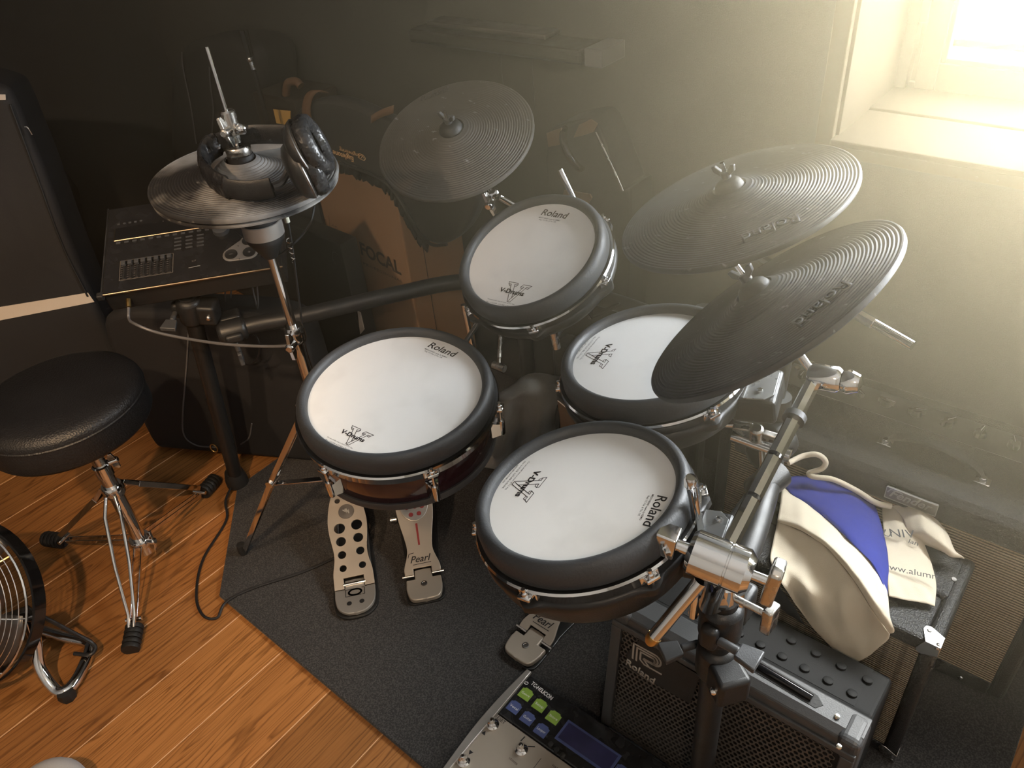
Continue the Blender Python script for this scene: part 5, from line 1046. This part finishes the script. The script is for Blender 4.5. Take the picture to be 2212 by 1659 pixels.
# ------------------------------------------------------------------ floor fan
fn = thing('floor_fan', 'chrome wire floor fan on a bent tube stand, cut off by the picture edge', 'fan', (-1.56, .06, 0))
FC = V(-1.662, .030, .200); FX = unit(V(.35, -.70, .62)); FF = frame(FC, FX, (0, 0, 1)); FR_ = .175
ring_meshes = None
for i in range(1, 19):
    r = FR_ * i / 18; z = .055 * math.sqrt(max(0, 1 - (r / (FR_ * 1.02)) ** 2))
    MB().tube([xf(FF, (r * math.cos(a), r * math.sin(a), z)) for a in np.linspace(0, 2 * math.pi, 56, endpoint=False)], .0012 if i < 18 else .0028, 5, closed=True).build('wire_ring', 'chrome', fn)
for k in range(8):
    a = 2 * math.pi * k / 8; MB().tube([xf(FF, (FR_ * t_ * math.cos(a), FR_ * t_ * math.sin(a), .055 * math.sqrt(max(0, 1 - (t_ / 1.02) ** 2)) - .002)) for t_ in np.linspace(.02, 1, 12)], .0018, 5).build('wire_spoke', 'brass' if k in (0, 7) else 'chrome', fn)
MB().lathe([(FR_, -.004), (FR_ + .006, -.004), (FR_ + .006, -.034), (FR_ + .003, -.034), (FR_, -.03)], 56, FF).build('drum_housing', 'gloss_black', fn)
MB().lathe([(0, -.06), (.05, -.06), (.055, -.02), (.03, .02), (0, .024)], 24, FF).build('motor', 'steel_dark', fn)
for k in range(3):
    a = 2 * math.pi * k / 3; q = MB(); q.grid([[xf(FF, (r * math.cos(a + t_ * (.9 + .2 * r / FR_)), r * math.sin(a + t_ * (.9 + .2 * r / FR_)), -.01 + .035 * t_)) for t_ in np.linspace(-.5, .5, 7)] for r in np.linspace(.04, FR_ * .93, 7)]); q.build('blade', 'steel_dark', fn, solid=.002)
PV = V(-1.545, .105, .175)
st = [PV, PV + V(.012, -.012, -.06), V(-1.515, .070, .06), V(-1.475, .066, .022), V(-1.452, .078, .018), V(-1.462, .110, .017), V(-1.505, .160, .017), V(-1.530, .170, .017), V(-1.58, .150, .017), V(-1.72, .085, .017), V(-1.80, -.06, .017)]
MB().tube(spline(st, 8), .0125, 14).build('stand_tube', 'chrome', fn, ang=80)
q = MB(); q.box((-.020, -.012, -.045), (.020, .010, .018), frame(PV, unit(V(.5, .5, .2)), (0, 0, 1))); q.build('pivot_bracket', 'gloss_black', fn, bev=.004)
q = MB(); q.cyl(PV + V(-.012, -.022, .0), PV + V(.020, .012, .0), .0085, n=16); q.build('pivot_bolt', 'chrome', fn)
MB().lathe([(0, -.0165), (.0165, -.0165), (.0195, -.004), (.017, .008), (0, .010)], 8, frame((-1.447, .076, .0168), (0, 0, 1))).build('rubber_foot', 'rubber_black', fn)
MB().tube(spline([PV + V(.005, .02, -.01), V(-1.52, .150, .10), V(-1.500, .170, .05), V(-1.485, .172, .036), V(-1.478, .155, .035), V(-1.51, .135, .036)], 8), .0045, 8).build('power_cord', 'cable_black', fn)

# ------------------------------------------------------------------ odds on the floor
tag(MB().tube(spline([V(-1.70, .70, .02), V(-1.655, .632, .016), V(-1.60, .590, .0045), V(-1.535, .475, .0045), V(-1.450, .400, .0045), V(-1.385, .376, .0045), V(-1.352, .392, .0045), V(-1.366, .428, .012), V(-1.345, .49, .0145), V(-1.28, .60, .0145), V(-1.24, .70, .0145)], 8), .0033, 8).build('floor_cable', 'cable_black'), 'black cable looping from the wooden floor onto the black rug', 'cable')
sk = MB(); sk.sphere((0, 0, 0), 1, 28, (.070, .070, .055), rotz(.4, (-1.222, -.052, .057))); tag(sk.build('floor_cushion', 'sock_grey'), 'rounded pale grey fabric cushion on the oak floor at the picture edge', 'cushion')

# ------------------------------------------------------------------ sound module
md_ = thing('drum_sound_module', 'black drum sound module with sliders, buttons and round pads under the hi-hat', 'sound module', (-1.56, .74, .68))
MF = V(-1.609, .537, .72); MRx = V(-1.373, .815, .72); mx_ = unit(MRx - MF); mdv = V(-mx_[1], mx_[0], 0); ph_ = math.radians(21); my_ = math.cos(ph_) * mdv + math.sin(ph_) * V(0, 0, 1); mn_ = np.cross(mx_, my_)
MA = np.array([[mx_[0], my_[0], mn_[0], MF[0]], [mx_[1], my_[1], mn_[1], MF[1]], [mx_[2], my_[2], mn_[2], MF[2]], [0, 0, 0, 1.0]]); mw = .375; mdp = .255
MB().box((0, .008, -.060), (mw, mdp, -.002), MA).build('body', 'plastic_black', md_, smooth=False, bev=.004)
tp_ = MB().box((.006, .004, -.002), (mw - .002, mdp - .004, .0), MA).build('top_panel', 'panel_black', md_, smooth=False, bev=.0008)
mat('edge_bronze', (.30, .23, .15), .25, 1.0)
MB().tube([xf(MA, (.0, .003, -.002)), xf(MA, (mw, .003, -.002))], .0028, 10).build('front_edge', 'edge_bronze', md_); MB().tube([xf(MA, (.001, .003, -.002)), xf(MA, (.001, mdp, -.002))], .0016, 8).build('side_edge', 'steel_dark', md_)
MB().box((-.008, -.004, -.012), (.006, .010, .002), MA).build('corner_guard', 'rubber_black', md_, smooth=False, bev=.003)
mp = lambda x, y, h=0: on(x, y, MF + mn_ * h, mn_)
def mloc(x, y):
    p = mp(x, y) - MF; return float(p @ mx_), float(p @ my_)
def pbox(name, m, x, y, w, d, h0=0, h1=.002, parent=md_, bev=.0006): a, b = mloc(x, y); return MB().box((a - w / 2, b - d / 2, h0), (a + w / 2, b + d / 2, h1), MA).build(name, m, parent, smooth=False, bev=bev)
text('brand_lettering', 'Roland', 'silver_print', md_, mp(334, 489), mp(377, 480), mn_, up=.0004, bold=.01)
text('panel_lettering', 'PERCUSSION SOUND MODULE TD-20', 'grey_print', md_, mp(334, 494), mp(397, 483), mn_, up=.0004, res=1)
a, b = mloc(248, 512); a2, b2 = mloc(455, 505)
MB().box((a, b - .012, 0), (a + .205, b + .024, .0012), MA).build('display', 'gloss_black', md_, smooth=False); MB().tube([xf(MA, (a, b - .013, .001)), xf(MA, (a + .205, b - .013, .001))], .0013, 6).build('display_edge', 'edge_bronze', md_)
MB().tube([xf(MA, (a, b - .013, .001)), xf(MA, (a, b + .024, .001))], .0010, 6).build('display_edge', 'edge_bronze', md_)
for i in range(12): MB().box((a + .004 + i * .0172, b - .0235, 0), (a + .0135 + i * .0172, b - .0185, .0022), MA).build('button', 'plastic_grey', md_, smooth=False, bev=.0005)
for i in range(5): MB().box((a + .004 + i * .012, b + .034, 0), (a + .010 + i * .012, b + .038, .0022), MA).build('button', 'plastic_grey', md_, smooth=False, bev=.0005)
for j in range(4):
    for i in range(3): MB().box((a + .128 + i * .024, b - .036 - j * .0105, 0), (a + .143 + i * .024, b - .032 - j * .0105, .0022), MA).build('button', 'plastic_grey', md_, smooth=False, bev=.0005)
fx0, fy0 = mloc(262, 604)
fxs = [fx0 + .004 + i * .0136 for i in range(8)]
strokes('fader_frame', 'grey_print', md_, MA, [[(fx0 - .004, fy0 - .003), (fx0 + .106, fy0 - .003), (fx0 + .106, fy0 + .052), (fx0 - .004, fy0 + .052), (fx0 - .004, fy0 - .003)]], .0010, up=.0006)
for i, f in enumerate(fxs):
    MB().box((f - .0016, fy0, .0), (f + .0016, fy0 + .049, .0008), MA).build('fader_slot', 'rubber_black', md_, smooth=False)
    MB().box((f - .0045, fy0 + .036, .0008), (f + .0045, fy0 + .047, .0075), MA).build('fader_cap', 'plastic_grey', md_, smooth=False, bev=.001)
    strokes('fader_scale', 'grey_print', md_, MA, [[(f - .006, fy0 + .006 + .006 * k), (f - .003, fy0 + .006 + .006 * k)] for k in range(6)] + [[(f - .005, fy0 - .0005), (f + .003, fy0 - .0005)]], .0008, up=.0006)
text('panel_lettering', 'KIT', 'grey_print', md_, mp(415, 566), mp(424, 564), mn_, up=.0004, res=1)
strokes('panel_dash', 'silver_print', md_, MA, [[(mloc(408, 579)[0], mloc(408, 579)[1]), (mloc(432, 574)[0], mloc(432, 574)[1])]], .0016, up=.0006)
da, db = mloc(478, 498); MB().lathe([(0, 0), (.018, 0), (.017, .010), (.012, .012), (0, .012)], 28, MA @ rotz(0, (da, db, 0))).build('value_dial', 'plastic_grey', md_)
pa = [mloc(500, 551), mloc(539, 546), mloc(535, 522)]
hull = []
def rnd(c0, r, a0, a1): return [(c0[0] + r * math.cos(t_), c0[1] + r * math.sin(t_)) for t_ in np.linspace(a0, a1, 8)]
hull = rnd(pa[0], .0185, math.radians(120), math.radians(270)) + rnd(pa[1], .0185, math.radians(-90), math.radians(0)) + rnd(pa[2], .0165, math.radians(0), math.radians(160))
pf = MB().prism(hull, 0, .0022, MA).build('pad_frame', 'steel', md_, smooth=False, bev=.001)
for c_, r_, s_ in zip(pa, (.0135, .0135, .0115), ('-', '+', '')):
    MB().lathe([(0, .0030), (r_ * .9, .0030), (r_, .0036), (r_, .0022)], 28, MA @ rotz(0, (*c_, 0))).build('round_button', 'plastic_black', pf)
    lines_ = {'-': [[(-.003, 0), (.003, 0)]], '+': [[(-.003, 0), (.003, 0)], [(0, -.003), (0, .003)]], '': [[(-.004, 0), (.004, 0)]]}[s_]
    strokes('button_mark', 'silver_print', pf, MA @ rotz(0, (*c_, 0)), lines_, .0008, up=.0034)
for s_ in ((515, 533), (518, 561)): c_ = mloc(*s_); MB().lathe([(0, .0022), (.002, .0022), (.0015, .0034), (0, .0034)], 10, MA @ rotz(0, (*c_, 0))).build('screw', 'chrome', pf)
MB().tube([xf(MA, (.045, .006, -.030)), xf(MA, (.045, -.012, -.034))], .0052, 12).build('front_jack', 'brass', md_)
mc = xf(MA, (.19, .12, -.06)); MB().tube([mc, lerp(LT, LB, .02)], .021, 18).build('mount_tube', 'gloss_black', md_); MB().tube([mc + V(0, 0, .01), mc - V(0, 0, .015)], .032, 20).build('mount_flange', 'plastic_black', md_)
J = xf(MA, (.045, -.012, -.034))
tag(MB().tube(spline([J, J + V(.008, -.012, -.020), py(292, 700, .545), py(335, 717, .56), py(400, 731, .585), py(480, 743, .61), py(560, 748, .64), py(622, 747, .660), py(640, 742, .665)], 8), .0030, 8).build('headphone_cable', 'cable_grey'), 'grey cable sagging from the sound module to the hi-hat stand', 'cable')
MB()
for k, (x0, y0, x1, y1, yy) in enumerate(((487, 660, 505, 745, .86), (500, 650, 520, 760, .87), (545, 620, 556, 705, .88), (555, 615, 552, 700, .88))):
    tag(MB().tube(spline([py(x0, y0 - 40, yy - .03), py(x0, y0, yy), py((x0 + x1) / 2 + 4, (y0 + y1) / 2, yy), py(x1, y1, yy), py(x1 + 20, y1 + 45, yy + .02)], 6), .0022, 6).build('trigger_cable', 'cable_grey'), ('leftmost', 'second', 'third', 'rightmost')[k] + ' of the four thin trigger cables hanging below the sound module', 'cable', 'trigger cables')
lp = []
for t_ in np.linspace(0, 4.2 * math.pi, 60): lp.append(py(535 + 26 * math.sin(t_), 752 + 36 * math.cos(t_), .80 + .003 * t_))
tag(MB().tube(lp, .0022, 6).build('coiled_cable', 'cable_black'), 'black cable coiled in a loop under the black pipe clamp', 'cable')
tag(MB().tube(spline([py(616, 462, .74), py(622, 480, .74), py(632, 540, .735), py(645, 640, .73), py(655, 720, .72), py(668, 790, .715), py(690, 850, .71)], 8), .0022, 6).build('hi_hat_cable', 'cable_black'), 'thin black cable with a cream plug running down beside the hi-hat pole', 'cable')
pgo = bpy.data.objects['hi_hat_cable']; MB().tube([py(613, 452, .74), py(621, 480, .74)], .0048, 12).build('plug', 'cream_plastic', pgo)

# ------------------------------------------------------------------ bags and cases in the dark corner
def slab(name, m, parent, A_, outline, z0, z1, bev=.03, seg=4): return MB().prism(outline, z0, z1, A_).build(name, m, parent, smooth=True, bev=bev, seg=seg, ang=50)
a_, b_ = pz(205, 650, .45), pz(0, 690, .45); gx = unit(a_ - b_); gl = V(0, 0, 1) * math.cos(.08) + np.cross(gx, (0, 0, 1)) * -math.sin(.08)
GA = frame(V(a_[0], a_[1], 0) - gx * .0, np.cross(gx, gl), gx)
gb = thing('equipment_bag', 'big black padded bag with a pale stripe standing behind the drum throne', 'bag', (a_[0] - .2, a_[1] - .2, 0))
def gl2(x, y): p = on(x, y, GA[:3, 3], GA[:3, 2]) - GA[:3, 3]; return float(p @ GA[:3, 0]), float(p @ GA[:3, 1])
R_ = [gl2(205, 655), gl2(150, 520), gl2(95, 370), gl2(60, 285), gl2(30, 215), gl2(0, 185)]
tl = R_[-1]; y_b = .012
fo = [(R_[0][0] + .02, y_b), (R_[0][0] + .012, R_[0][1] - .2)] + R_ + [(tl[0] - .10, tl[1] + .03), (tl[0] - .30, tl[1] - .02), (tl[0] - .36, .5), (tl[0] - .36, y_b)]
slab('body', 'nylon', gb, GA, smooth2(fo, 3), -.20, 0, .03)
s0, s1, s2, s3 = gl2(204, 652), gl2(190, 632), gl2(0, 664), gl2(0, 694)
MB().prism([s0, s1, (s2[0] - .05, s2[1] + .003), (s3[0] - .05, s3[1] + .003)], .0, .0015, GA).build('pale_stripe', 'white_stripe', gb, smooth=False)
t0, t1 = gl2(0, 196), gl2(12, 204); MB().prism([(t0[0] - .05, t0[1]), (t1[0], t1[1]), (t1[0] - .004, t1[1] - .012), (t0[0] - .05, t0[1] - .014)], .0, .0012, GA).build('pale_stripe', 'white_stripe', gb, smooth=False)
zl = [xf(GA, (*gl2(x, y), .002)) for x, y in ((22, 225), (50, 300), (85, 395), (135, 530), (190, 640))]; MB().tube(spline(zl, 8), .0028, 6).build('zip', 'rubber_black', gb)
zp = xf(GA, (*gl2(58, 280), .006)); MB().tube(spline([zp + V(0, 0, .008), zp + V(.006, .004, .006), zp + V(.008, .006, -.012)], 5), .0022, 6).build('zip_pull', 'chrome', gb)
# cloth jacket stuffed behind it
jk = patch('folded_jacket', 'nylon_blue', None, [
    [(100, 330, 'y', 0.850), (130, 360, 'y', 0.910), (160, 400, 'y', 0.980)], [(118, 420, 'y', 0.850), (145, 430, 'y', 0.890), (178, 470, 'y', 0.970)], [(135, 480, 'y', 0.840), (155, 500, 'y', 0.880), (192, 540, 'y', 0.950)],
    [(160, 560, 'y', 0.830), (182, 560, 'y', 0.850), (210, 600, 'y', 0.930)], [(185, 630, 'y', 0.820), (205, 630, 'y', 0.850), (225, 640, 'y', 0.910)], [(230, 800, 'y', 0.830), (250, 800, 'y', 0.850), (270, 800, 'y', 0.900)], [(300, 1010, 'y', 0.850), (320, 1000, 'y', 0.870), (340, 980, 'y', 0.910)]], seed=31, amp=.004, fr=25, nu=6, solid=.01)
tag(jk, 'dark blue folded fabric hanging between the big bag and the sound module', 'jacket')
# guitar gig bag in the corner
gg = thing('guitar_bag', 'black guitar bag with pale piping leaning in the dark corner', 'bag', (-2.36, 1.40, 0))
gpy = lambda x, y: (lambda p: (float(p[0]), float(p[2])))(py(x, y, 1.34))
AY = np.array([[1, 0, 0, 0], [0, 0, 1, 0], [0, 1, 0, 0], [0, 0, 0, 1.0]])
oc = [gpy(*p) for p in ((362, 330), (360, 200), (372, 130), (400, 95), (450, 86), (520, 92), (555, 125), (566, 220), (585, 380))]; oc = oc + [(oc[-1][0] + .02, .012), (oc[0][0] - .02, .012)]
slab('body', 'nylon', gg, AY, smooth2(oc, 3), 1.345, 1.49, .03)
for ln in (((393, 112), (396, 150), (412, 230), (424, 310)), ((452, 145), (455, 190), (461, 240), (456, 310))): MB().tube(spline([py(x, y, 1.340) for x, y in ln], 6), .0022, 6).build('piping', 'cable_grey', gg)
ms = thing('microphone_stand', 'thin black microphone stand with a clip in front of the guitar bag', 'stand', (-2.02, 1.24, 0))
m0 = py(548, 150, 1.24); MB().tube([V(m0[0], 1.24, .01), m0], .006, 10).build('pole', 'plastic_black', ms)
MB().lathe([(0, 0), (.055, 0), (.058, .01), (.02, .024), (0, .024)], 28, frame((m0[0], 1.24, 0.0), (0, 0, 1))).build('base', 'plastic_black', ms)
q = MB(); c0 = py(522, 65, 1.24); c1 = py(540, 128, 1.24); q.tube([c0, c1], .007, 8); q.tube([c0 + V(.022, 0, .004), c1 + V(.018, 0, .012)], .003, 8); q.build('clip', 'gloss_black', ms); q = MB(); q.tube([c1, m0], .006, 8); q.sphere(c1, .009, 12); q.build('clip_joint', 'chrome_worn', ms)
# tall dark cabinet with a gold fronted amp head on it
cabt = thing('speaker_cabinet', 'tall dark speaker cabinet behind the hi-hat, under the gold fronted box', 'speaker', (-1.97, 1.40, 0))
MB().box((-2.075, 1.315, .012), (-1.872, 1.485, .70)).build('cabinet', 'tolex', cabt, smooth=False, bev=.008); MB().box((-2.055, 1.311, .04), (-1.89, 1.315, .68)).build('grille_cloth', 'cloth_black', cabt, smooth=False)
ghd = thing('amplifier_head', 'small gold fronted box with a leather lug on the tall cabinet', 'amplifier', (-1.97, 1.39, .70))
MB().box((-2.07, 1.305, .701), (-1.875, 1.46, .855)).build('case', 'leather_dark', ghd, smooth=False, bev=.006)
gpn = [py(x, y, 1.303) for x, y in ((590, 236), (627, 240), (627, 272), (597, 266))]; q = MB(); q.add(gpn + [p + V(0, .0025, 0) for p in gpn], [(0, 1, 2, 3), (7, 6, 5, 4), (0, 1, 5, 4), (1, 2, 6, 5), (2, 3, 7, 6), (3, 0, 4, 7)]); q.build('gold_panel', 'gold_panel', ghd, smooth=False)
gpn = [py(x, y, 1.303) for x, y in ((600, 282), (624, 285), (624, 292), (603, 290))]; q = MB(); q.add(gpn + [p + V(0, .0025, 0) for p in gpn], [(0, 1, 2, 3), (7, 6, 5, 4), (0, 1, 5, 4), (1, 2, 6, 5), (2, 3, 7, 6), (3, 0, 4, 7)]); q.build('gold_strip', 'gold_panel', ghd, smooth=False)
MB().tube(spline([py(618, 205, 1.33), py(622, 180, 1.33), py(640, 176, 1.33), py(650, 186, 1.33)], 6), .011, 10).build('leather_lug', 'leather_tan', ghd)
# cardboard carton, black carton, gig bag lying over them
fx_ = thing('cardboard_box', 'brown cardboard carton with black printed lettering behind the black pipe', 'box', (-1.70, 1.36, 0))
BXr = py(880, 570, 1.262)[0]; bth = math.radians(-5); BA = rotz(bth, (BXr, 1.262, .0))
bodyb = MB().box((-.375, 0, .012), (0, .205, .735), BA).build('carton', 'cardboard', fx_, smooth=False, bev=.004)
MB().box((-.004, .060, .02), (.0015, .0615, .72), BA).build('side_seam', 'ink_brown', fx_, smooth=False)
bnorm = BA[:3, :3] @ V(0, -1, 0); bq = lambda x, y: on(x, y, xf(BA, (0, 0, 0)), bnorm)
text('brand_lettering', 'FOCAL', 'ink_brown', bodyb, bq(781, 548), bq(868, 594), bnorm, up=.001, bold=.03)
text('brand_lettering', 'PROFESSIONAL', 'ink_brown', bodyb, bq(786, 571), bq(872, 612), bnorm, up=.001, res=1, height=.009)
la, lb_ = bq(758, 535), bq(773, 543); LA = frame(bq(757, 533), bnorm, lb_ - la)
strokes('brand_mark', 'ink_brown', bodyb, LA, [[(-.015, .025), (.005, .022), (.022, .010)], [(.002, .006), (.016, -.004), (.024, -.010)], [(.010, -.018), (.016, -.034), (.022, -.044)]], .009, up=.001)
strokes('pen_marks', 'ink_brown', bodyb, frame(bq(712, 488), bnorm, bq(730, 495) - bq(712, 488)), [[(-.03, .0), (-.026, .03), (-.022, .014), (-.012, .018), (-.012, .0)], [(-.004, -.02), (.012, .034)], [(.014, .004), (.024, .010), (.024, -.004), (.016, -.006)], [(.034, -.004), (.030, .006), (.040, .008), (.042, -.002), (.034, -.004)]], .0016, up=.001)
kb_ = thing('black_carton', 'matt black carton standing in front of the brown carton', 'box', (-1.80, 1.10, 0))
kr = py(742, 560, 1.15); KA = rotz(math.radians(-3), (kr[0], 1.15, 0)); ktop = py(770, 541, 1.15)[2]
MB().box((-.29, 0, .012), (0, .055, ktop), KA).build('carton', 'cardboard_dark', kb_, smooth=False, bev=.003)
kc = py(727, 560, 1.148); strokes('ring_mark', 'grey_print', kb_, frame((kc[0], kc[1], kc[2]), (0, -1, 0), (1, 0, 0)), [[(.016 * math.cos(t_), .022 * math.sin(t_)) for t_ in np.linspace(.9, 4.2, 16)]], .0012)
wl = [py(x, y, 1.146) for x, y in ((772, 672), (778, 676), (786, 712), (778, 722))]; q = MB(); q.add(wl + [p + V(0, .003, 0) for p in wl], [(0, 1, 2, 3), (7, 6, 5, 4), (0, 1, 5, 4), (1, 2, 6, 5), (2, 3, 7, 6), (3, 0, 4, 7)]); q.build('white_label', 'white_stripe', kb_, smooth=False)
eb = thing('gig_bag', 'black gig bag with upside-down gold lettering slung over the brown carton', 'bag', (-1.50, 1.22, .62))
EY = 1.20; epx = lambda x, y: (lambda p: (float(p[0]), float(p[2])))(py(x, y, EY))
eo = [epx(*p) for p in ((618, 300), (640, 240), (690, 215), (760, 225), (840, 262), (930, 290), (1000, 330), (1030, 390), (1025, 450), (998, 502), (965, 527), (935, 528), (908, 508), (885, 470), (862, 428), (830, 392), (780, 368), (735, 352), (690, 345), (640, 330))]
slab('body', 'vinyl', eb, AY, smooth2(eo, 3), EY, EY + .045, .012)
bnd = [py(x, y, EY - .001) for x, y in ((735, 353), (780, 369), (830, 393), (862, 429), (885, 471), (908, 509), (935, 529), (965, 528))]; MB().tube(spline(bnd, 6), .004, 6).build('binding', 'rubber_black', eb)
rr = random.Random(9); rg_ = []
for i in range(60):
    t_ = i / 59; p = spline(bnd, 6); p = p[int(t_ * (len(p) - 9))]; rg_.append(p)
q = MB(); rws = [[p + V(0, .004, .004), p + V(-.022 - .008 * rr.random(), .012, -.024 - .014 * rr.random())] for p in rg_]; q.grid(rws); q.build('torn_lining', 'rubber_black', eb, solid=.004)
text('bag_lettering', 'Eagletone', 'gold_print', eb, py(764, 339, EY), py(719, 324, EY), (0, -1, 0), up=.001, shear=.2, bold=.015)
text('bag_lettering', 'Engineering', 'gold_print', eb, py(777, 333, EY), py(733, 318, EY), (0, -1, 0), up=.001, shear=.2)
hx = [(.014 * math.cos(t_), .008 * math.sin(t_)) for t_ in np.linspace(0, 2 * math.pi, 7)]; c_ = py(782, 339, EY)
strokes('bag_emblem', 'gold_print', eb, frame(c_, (0, -1, 0), py(797, 345, EY) - c_), [hx, [(-.009, 0), (0, .005), (.008, 0)], [(-.004, -.005), (.0, .0), (.005, .005)]], .0014, up=.001)
sp_ = thing('guitar_strap', 'brown leather strap looped over the black gig bag', 'strap', py(670, 290, EY - .01))
def band(name, pts, w, m, parent, wd):
    P = spline(pts, 6); rows = []
    for i, p in enumerate(P): rows.append([p + np.array(wd) * w / 2, p - np.array(wd) * w / 2])
    return MB().grid(rows).build(name, m, parent, ang=180, solid=.003)
band('strap_loop', [py(702, 200, EY + .02), py(683, 196, EY), py(668, 208, EY - .01), py(662, 235, EY - .014), py(666, 262, EY - .014), py(678, 292, EY - .012), py(690, 312, EY - .008)], .026, 'leather_tan', sp_, (.97, .2, 0))
band('strap_end', [py(802, 258, EY - .006), py(822, 246, EY - .010), py(850, 236, EY - .004)], .020, 'leather_tan', sp_, (.3, 0, .95))
# case with tan corners and the wall shelf
hc_ = thing('instrument_case', 'dark instrument case with tan corners and a curved handle below the wall shelf', 'case', (-1.0, 1.43, 0))
ho = [(lambda p: (float(p[0]), float(p[2])))(py(x, y, 1.395)) for x, y in ((1182, 420), (1180, 330), (1186, 284), (1215, 268), (1262, 258), (1288, 270), (1318, 340), (1346, 412), (1362, 470))]; slab('body', 'nylon', hc_, AY, smooth2([(ho[0][0] + .02, .012)] + ho + [(ho[-1][0] - .03, .012)], 3), 1.397, 1.490, .012)
for pl_ in (((1180, 288), (1212, 276), (1213, 312), (1184, 318)), ((1238, 298), (1250, 270), (1275, 258), (1290, 268), (1282, 285), (1262, 292)), ((1212, 438), (1218, 411), (1274, 420), (1278, 428), (1264, 452), (1230, 446))):
    pts = [py(x, y, 1.391) for x, y in pl_]; n_ = len(pts); q = MB(); q.add(pts + [p + V(0, .005, 0) for p in pts], [tuple(range(n_)), tuple(range(n_, 2 * n_))[::-1]] + [(i, (i + 1) % n_, n_ + (i + 1) % n_, n_ + i) for i in range(n_)]); q.build('corner_patch', 'leather_tan', hc_, smooth=False, bev=.001)
MB().tube(spline([py(1222, 275, 1.38), py(1216, 295, 1.36), py(1221, 320, 1.345), py(1235, 345, 1.345), py(1250, 362, 1.36), py(1258, 364, 1.385)], 8), [.006] * 5 + [.0085] * 31 + [.006] * 5, 10).build('handle', 'gloss_black', hc_)
MB().tube([py(1287, 285, 1.388), py(1332, 380, 1.388), py(1346, 412, 1.388)], .002, 8).build('metal_trim', 'chrome_worn', hc_)
ws = thing('wall_shelf', 'long dark wall shelf high on the black wall left of the window', 'shelf', (-1.28, 1.45, 1.0))
sl, sr_ = py(903, 66, 1.44), py(1278, 108, 1.44)
MB().box((sl[0], 1.40, sl[2] - .018), (sr_[0], 1.499, sl[2] + .012)).build('board', 'plastic_black', ws, smooth=False, bev=.010, seg=3)
MB().box((sl[0] + .03, 1.44, sl[2] + .012), (sr_[0] - .12, 1.499, sl[2] + .024)).build('upper_rail', 'steel_dark', ws, smooth=False, bev=.004)
MB().box((sr_[0] + .001, 1.41, sl[2] - .020), (sr_[0] + .045, 1.499, sl[2] + .016)).build('end_block', 'cable_grey', ws, smooth=False, bev=.003)
for x_ in (1080, 1147): p = py(x_, 118, 1.43); MB().tube([p, p - V(0, 0, .12)], .0016, 6).build('hanging_cord', 'plastic_black', ws)

# soft case standing behind the rack leg
sc_ = thing('soft_case', 'low black soft case with piping standing behind the rack leg and the throne', 'case', (-1.75, .80, 0))
SA0, SB0 = V(-2.02, .640, 0), V(-1.50, .905, 0); sx_ = unit(SB0 - SA0); sn_ = np.cross(sx_, (0, 0, 1)); SL = np.linalg.norm(SB0 - SA0)
SCA = np.array([[sx_[0], 0, sn_[0], SA0[0]], [sx_[1], 0, sn_[1], SA0[1]], [0, 1, 0, 0], [0, 0, 0, 1.0]])
slab('body', 'nylon', sc_, SCA, smooth2([(0, .012), (-.01, .10), (.0, .40), (.05, .485), (.2, .50), (SL - .12, .50), (SL - .02, .47), (SL, .38), (SL, .012)], 3), -.11, 0, .02)
sq = lambda x, y, o=.002: on(x, y, SA0 + sn_ * o, sn_)
MB().tube(spline([sq(408, 700), sq(403, 790), sq(395, 890), sq(398, 940), sq(425, 962), sq(470, 966)], 8), .0022, 6).build('piping', 'cable_grey', sc_); MB().tube(spline([sq(520, 960), sq(538, 945), sq(544, 915)], 6), .0022, 6).build('piping', 'cable_grey', sc_)
MB().tube(spline([sq(448, 862, .006), sq(462, 900, .008), sq(478, 940, .008), sq(498, 1010, .006)], 6), .006, 6).build('strap', 'rubber_black', sc_)
for x_, y_, m_ in ((492, 938, 'chrome'), (462, 968, 'brass'), (468, 905, 'steel_dark')):
    c_ = sq(x_, y_, .012); MB().tube([c_ + sx_ * .011 * math.cos(a) + V(0, 0, .014) * math.sin(a) for a in np.linspace(0, 2 * math.pi, 20, endpoint=False)], .0018, 6, closed=True).build('snap_hook', m_, sc_)

# ------------------------------------------------------------------ added scattering volume imitating lens glare from the window
m = bpy.data.materials.new('glare_haze'); m.use_nodes = True; N = m.node_tree.nodes; L = m.node_tree.links; N.remove(N['Principled BSDF'])
vs = N.new('ShaderNodeVolumeScatter'); vs.inputs['Density'].default_value = GLARE_HAZE_DENSITY; vs.inputs['Anisotropy'].default_value = .71; vs.inputs['Color'].default_value = (1, .84, .55, 1)
L.new(vs.outputs[0], N['Material Output'].inputs['Volume']); M['glare_haze'] = m
hz = MB().box((-1.95, .55, .70), (X1 - .01, 1.22, ZC - .01)).build('glare_haze', 'glare_haze', smooth=False)
hz['label'] = 'thin golden mist volume added to imitate lens glare from the window'; hz['category'] = 'glare_haze'; hz['kind'] = 'stuff'
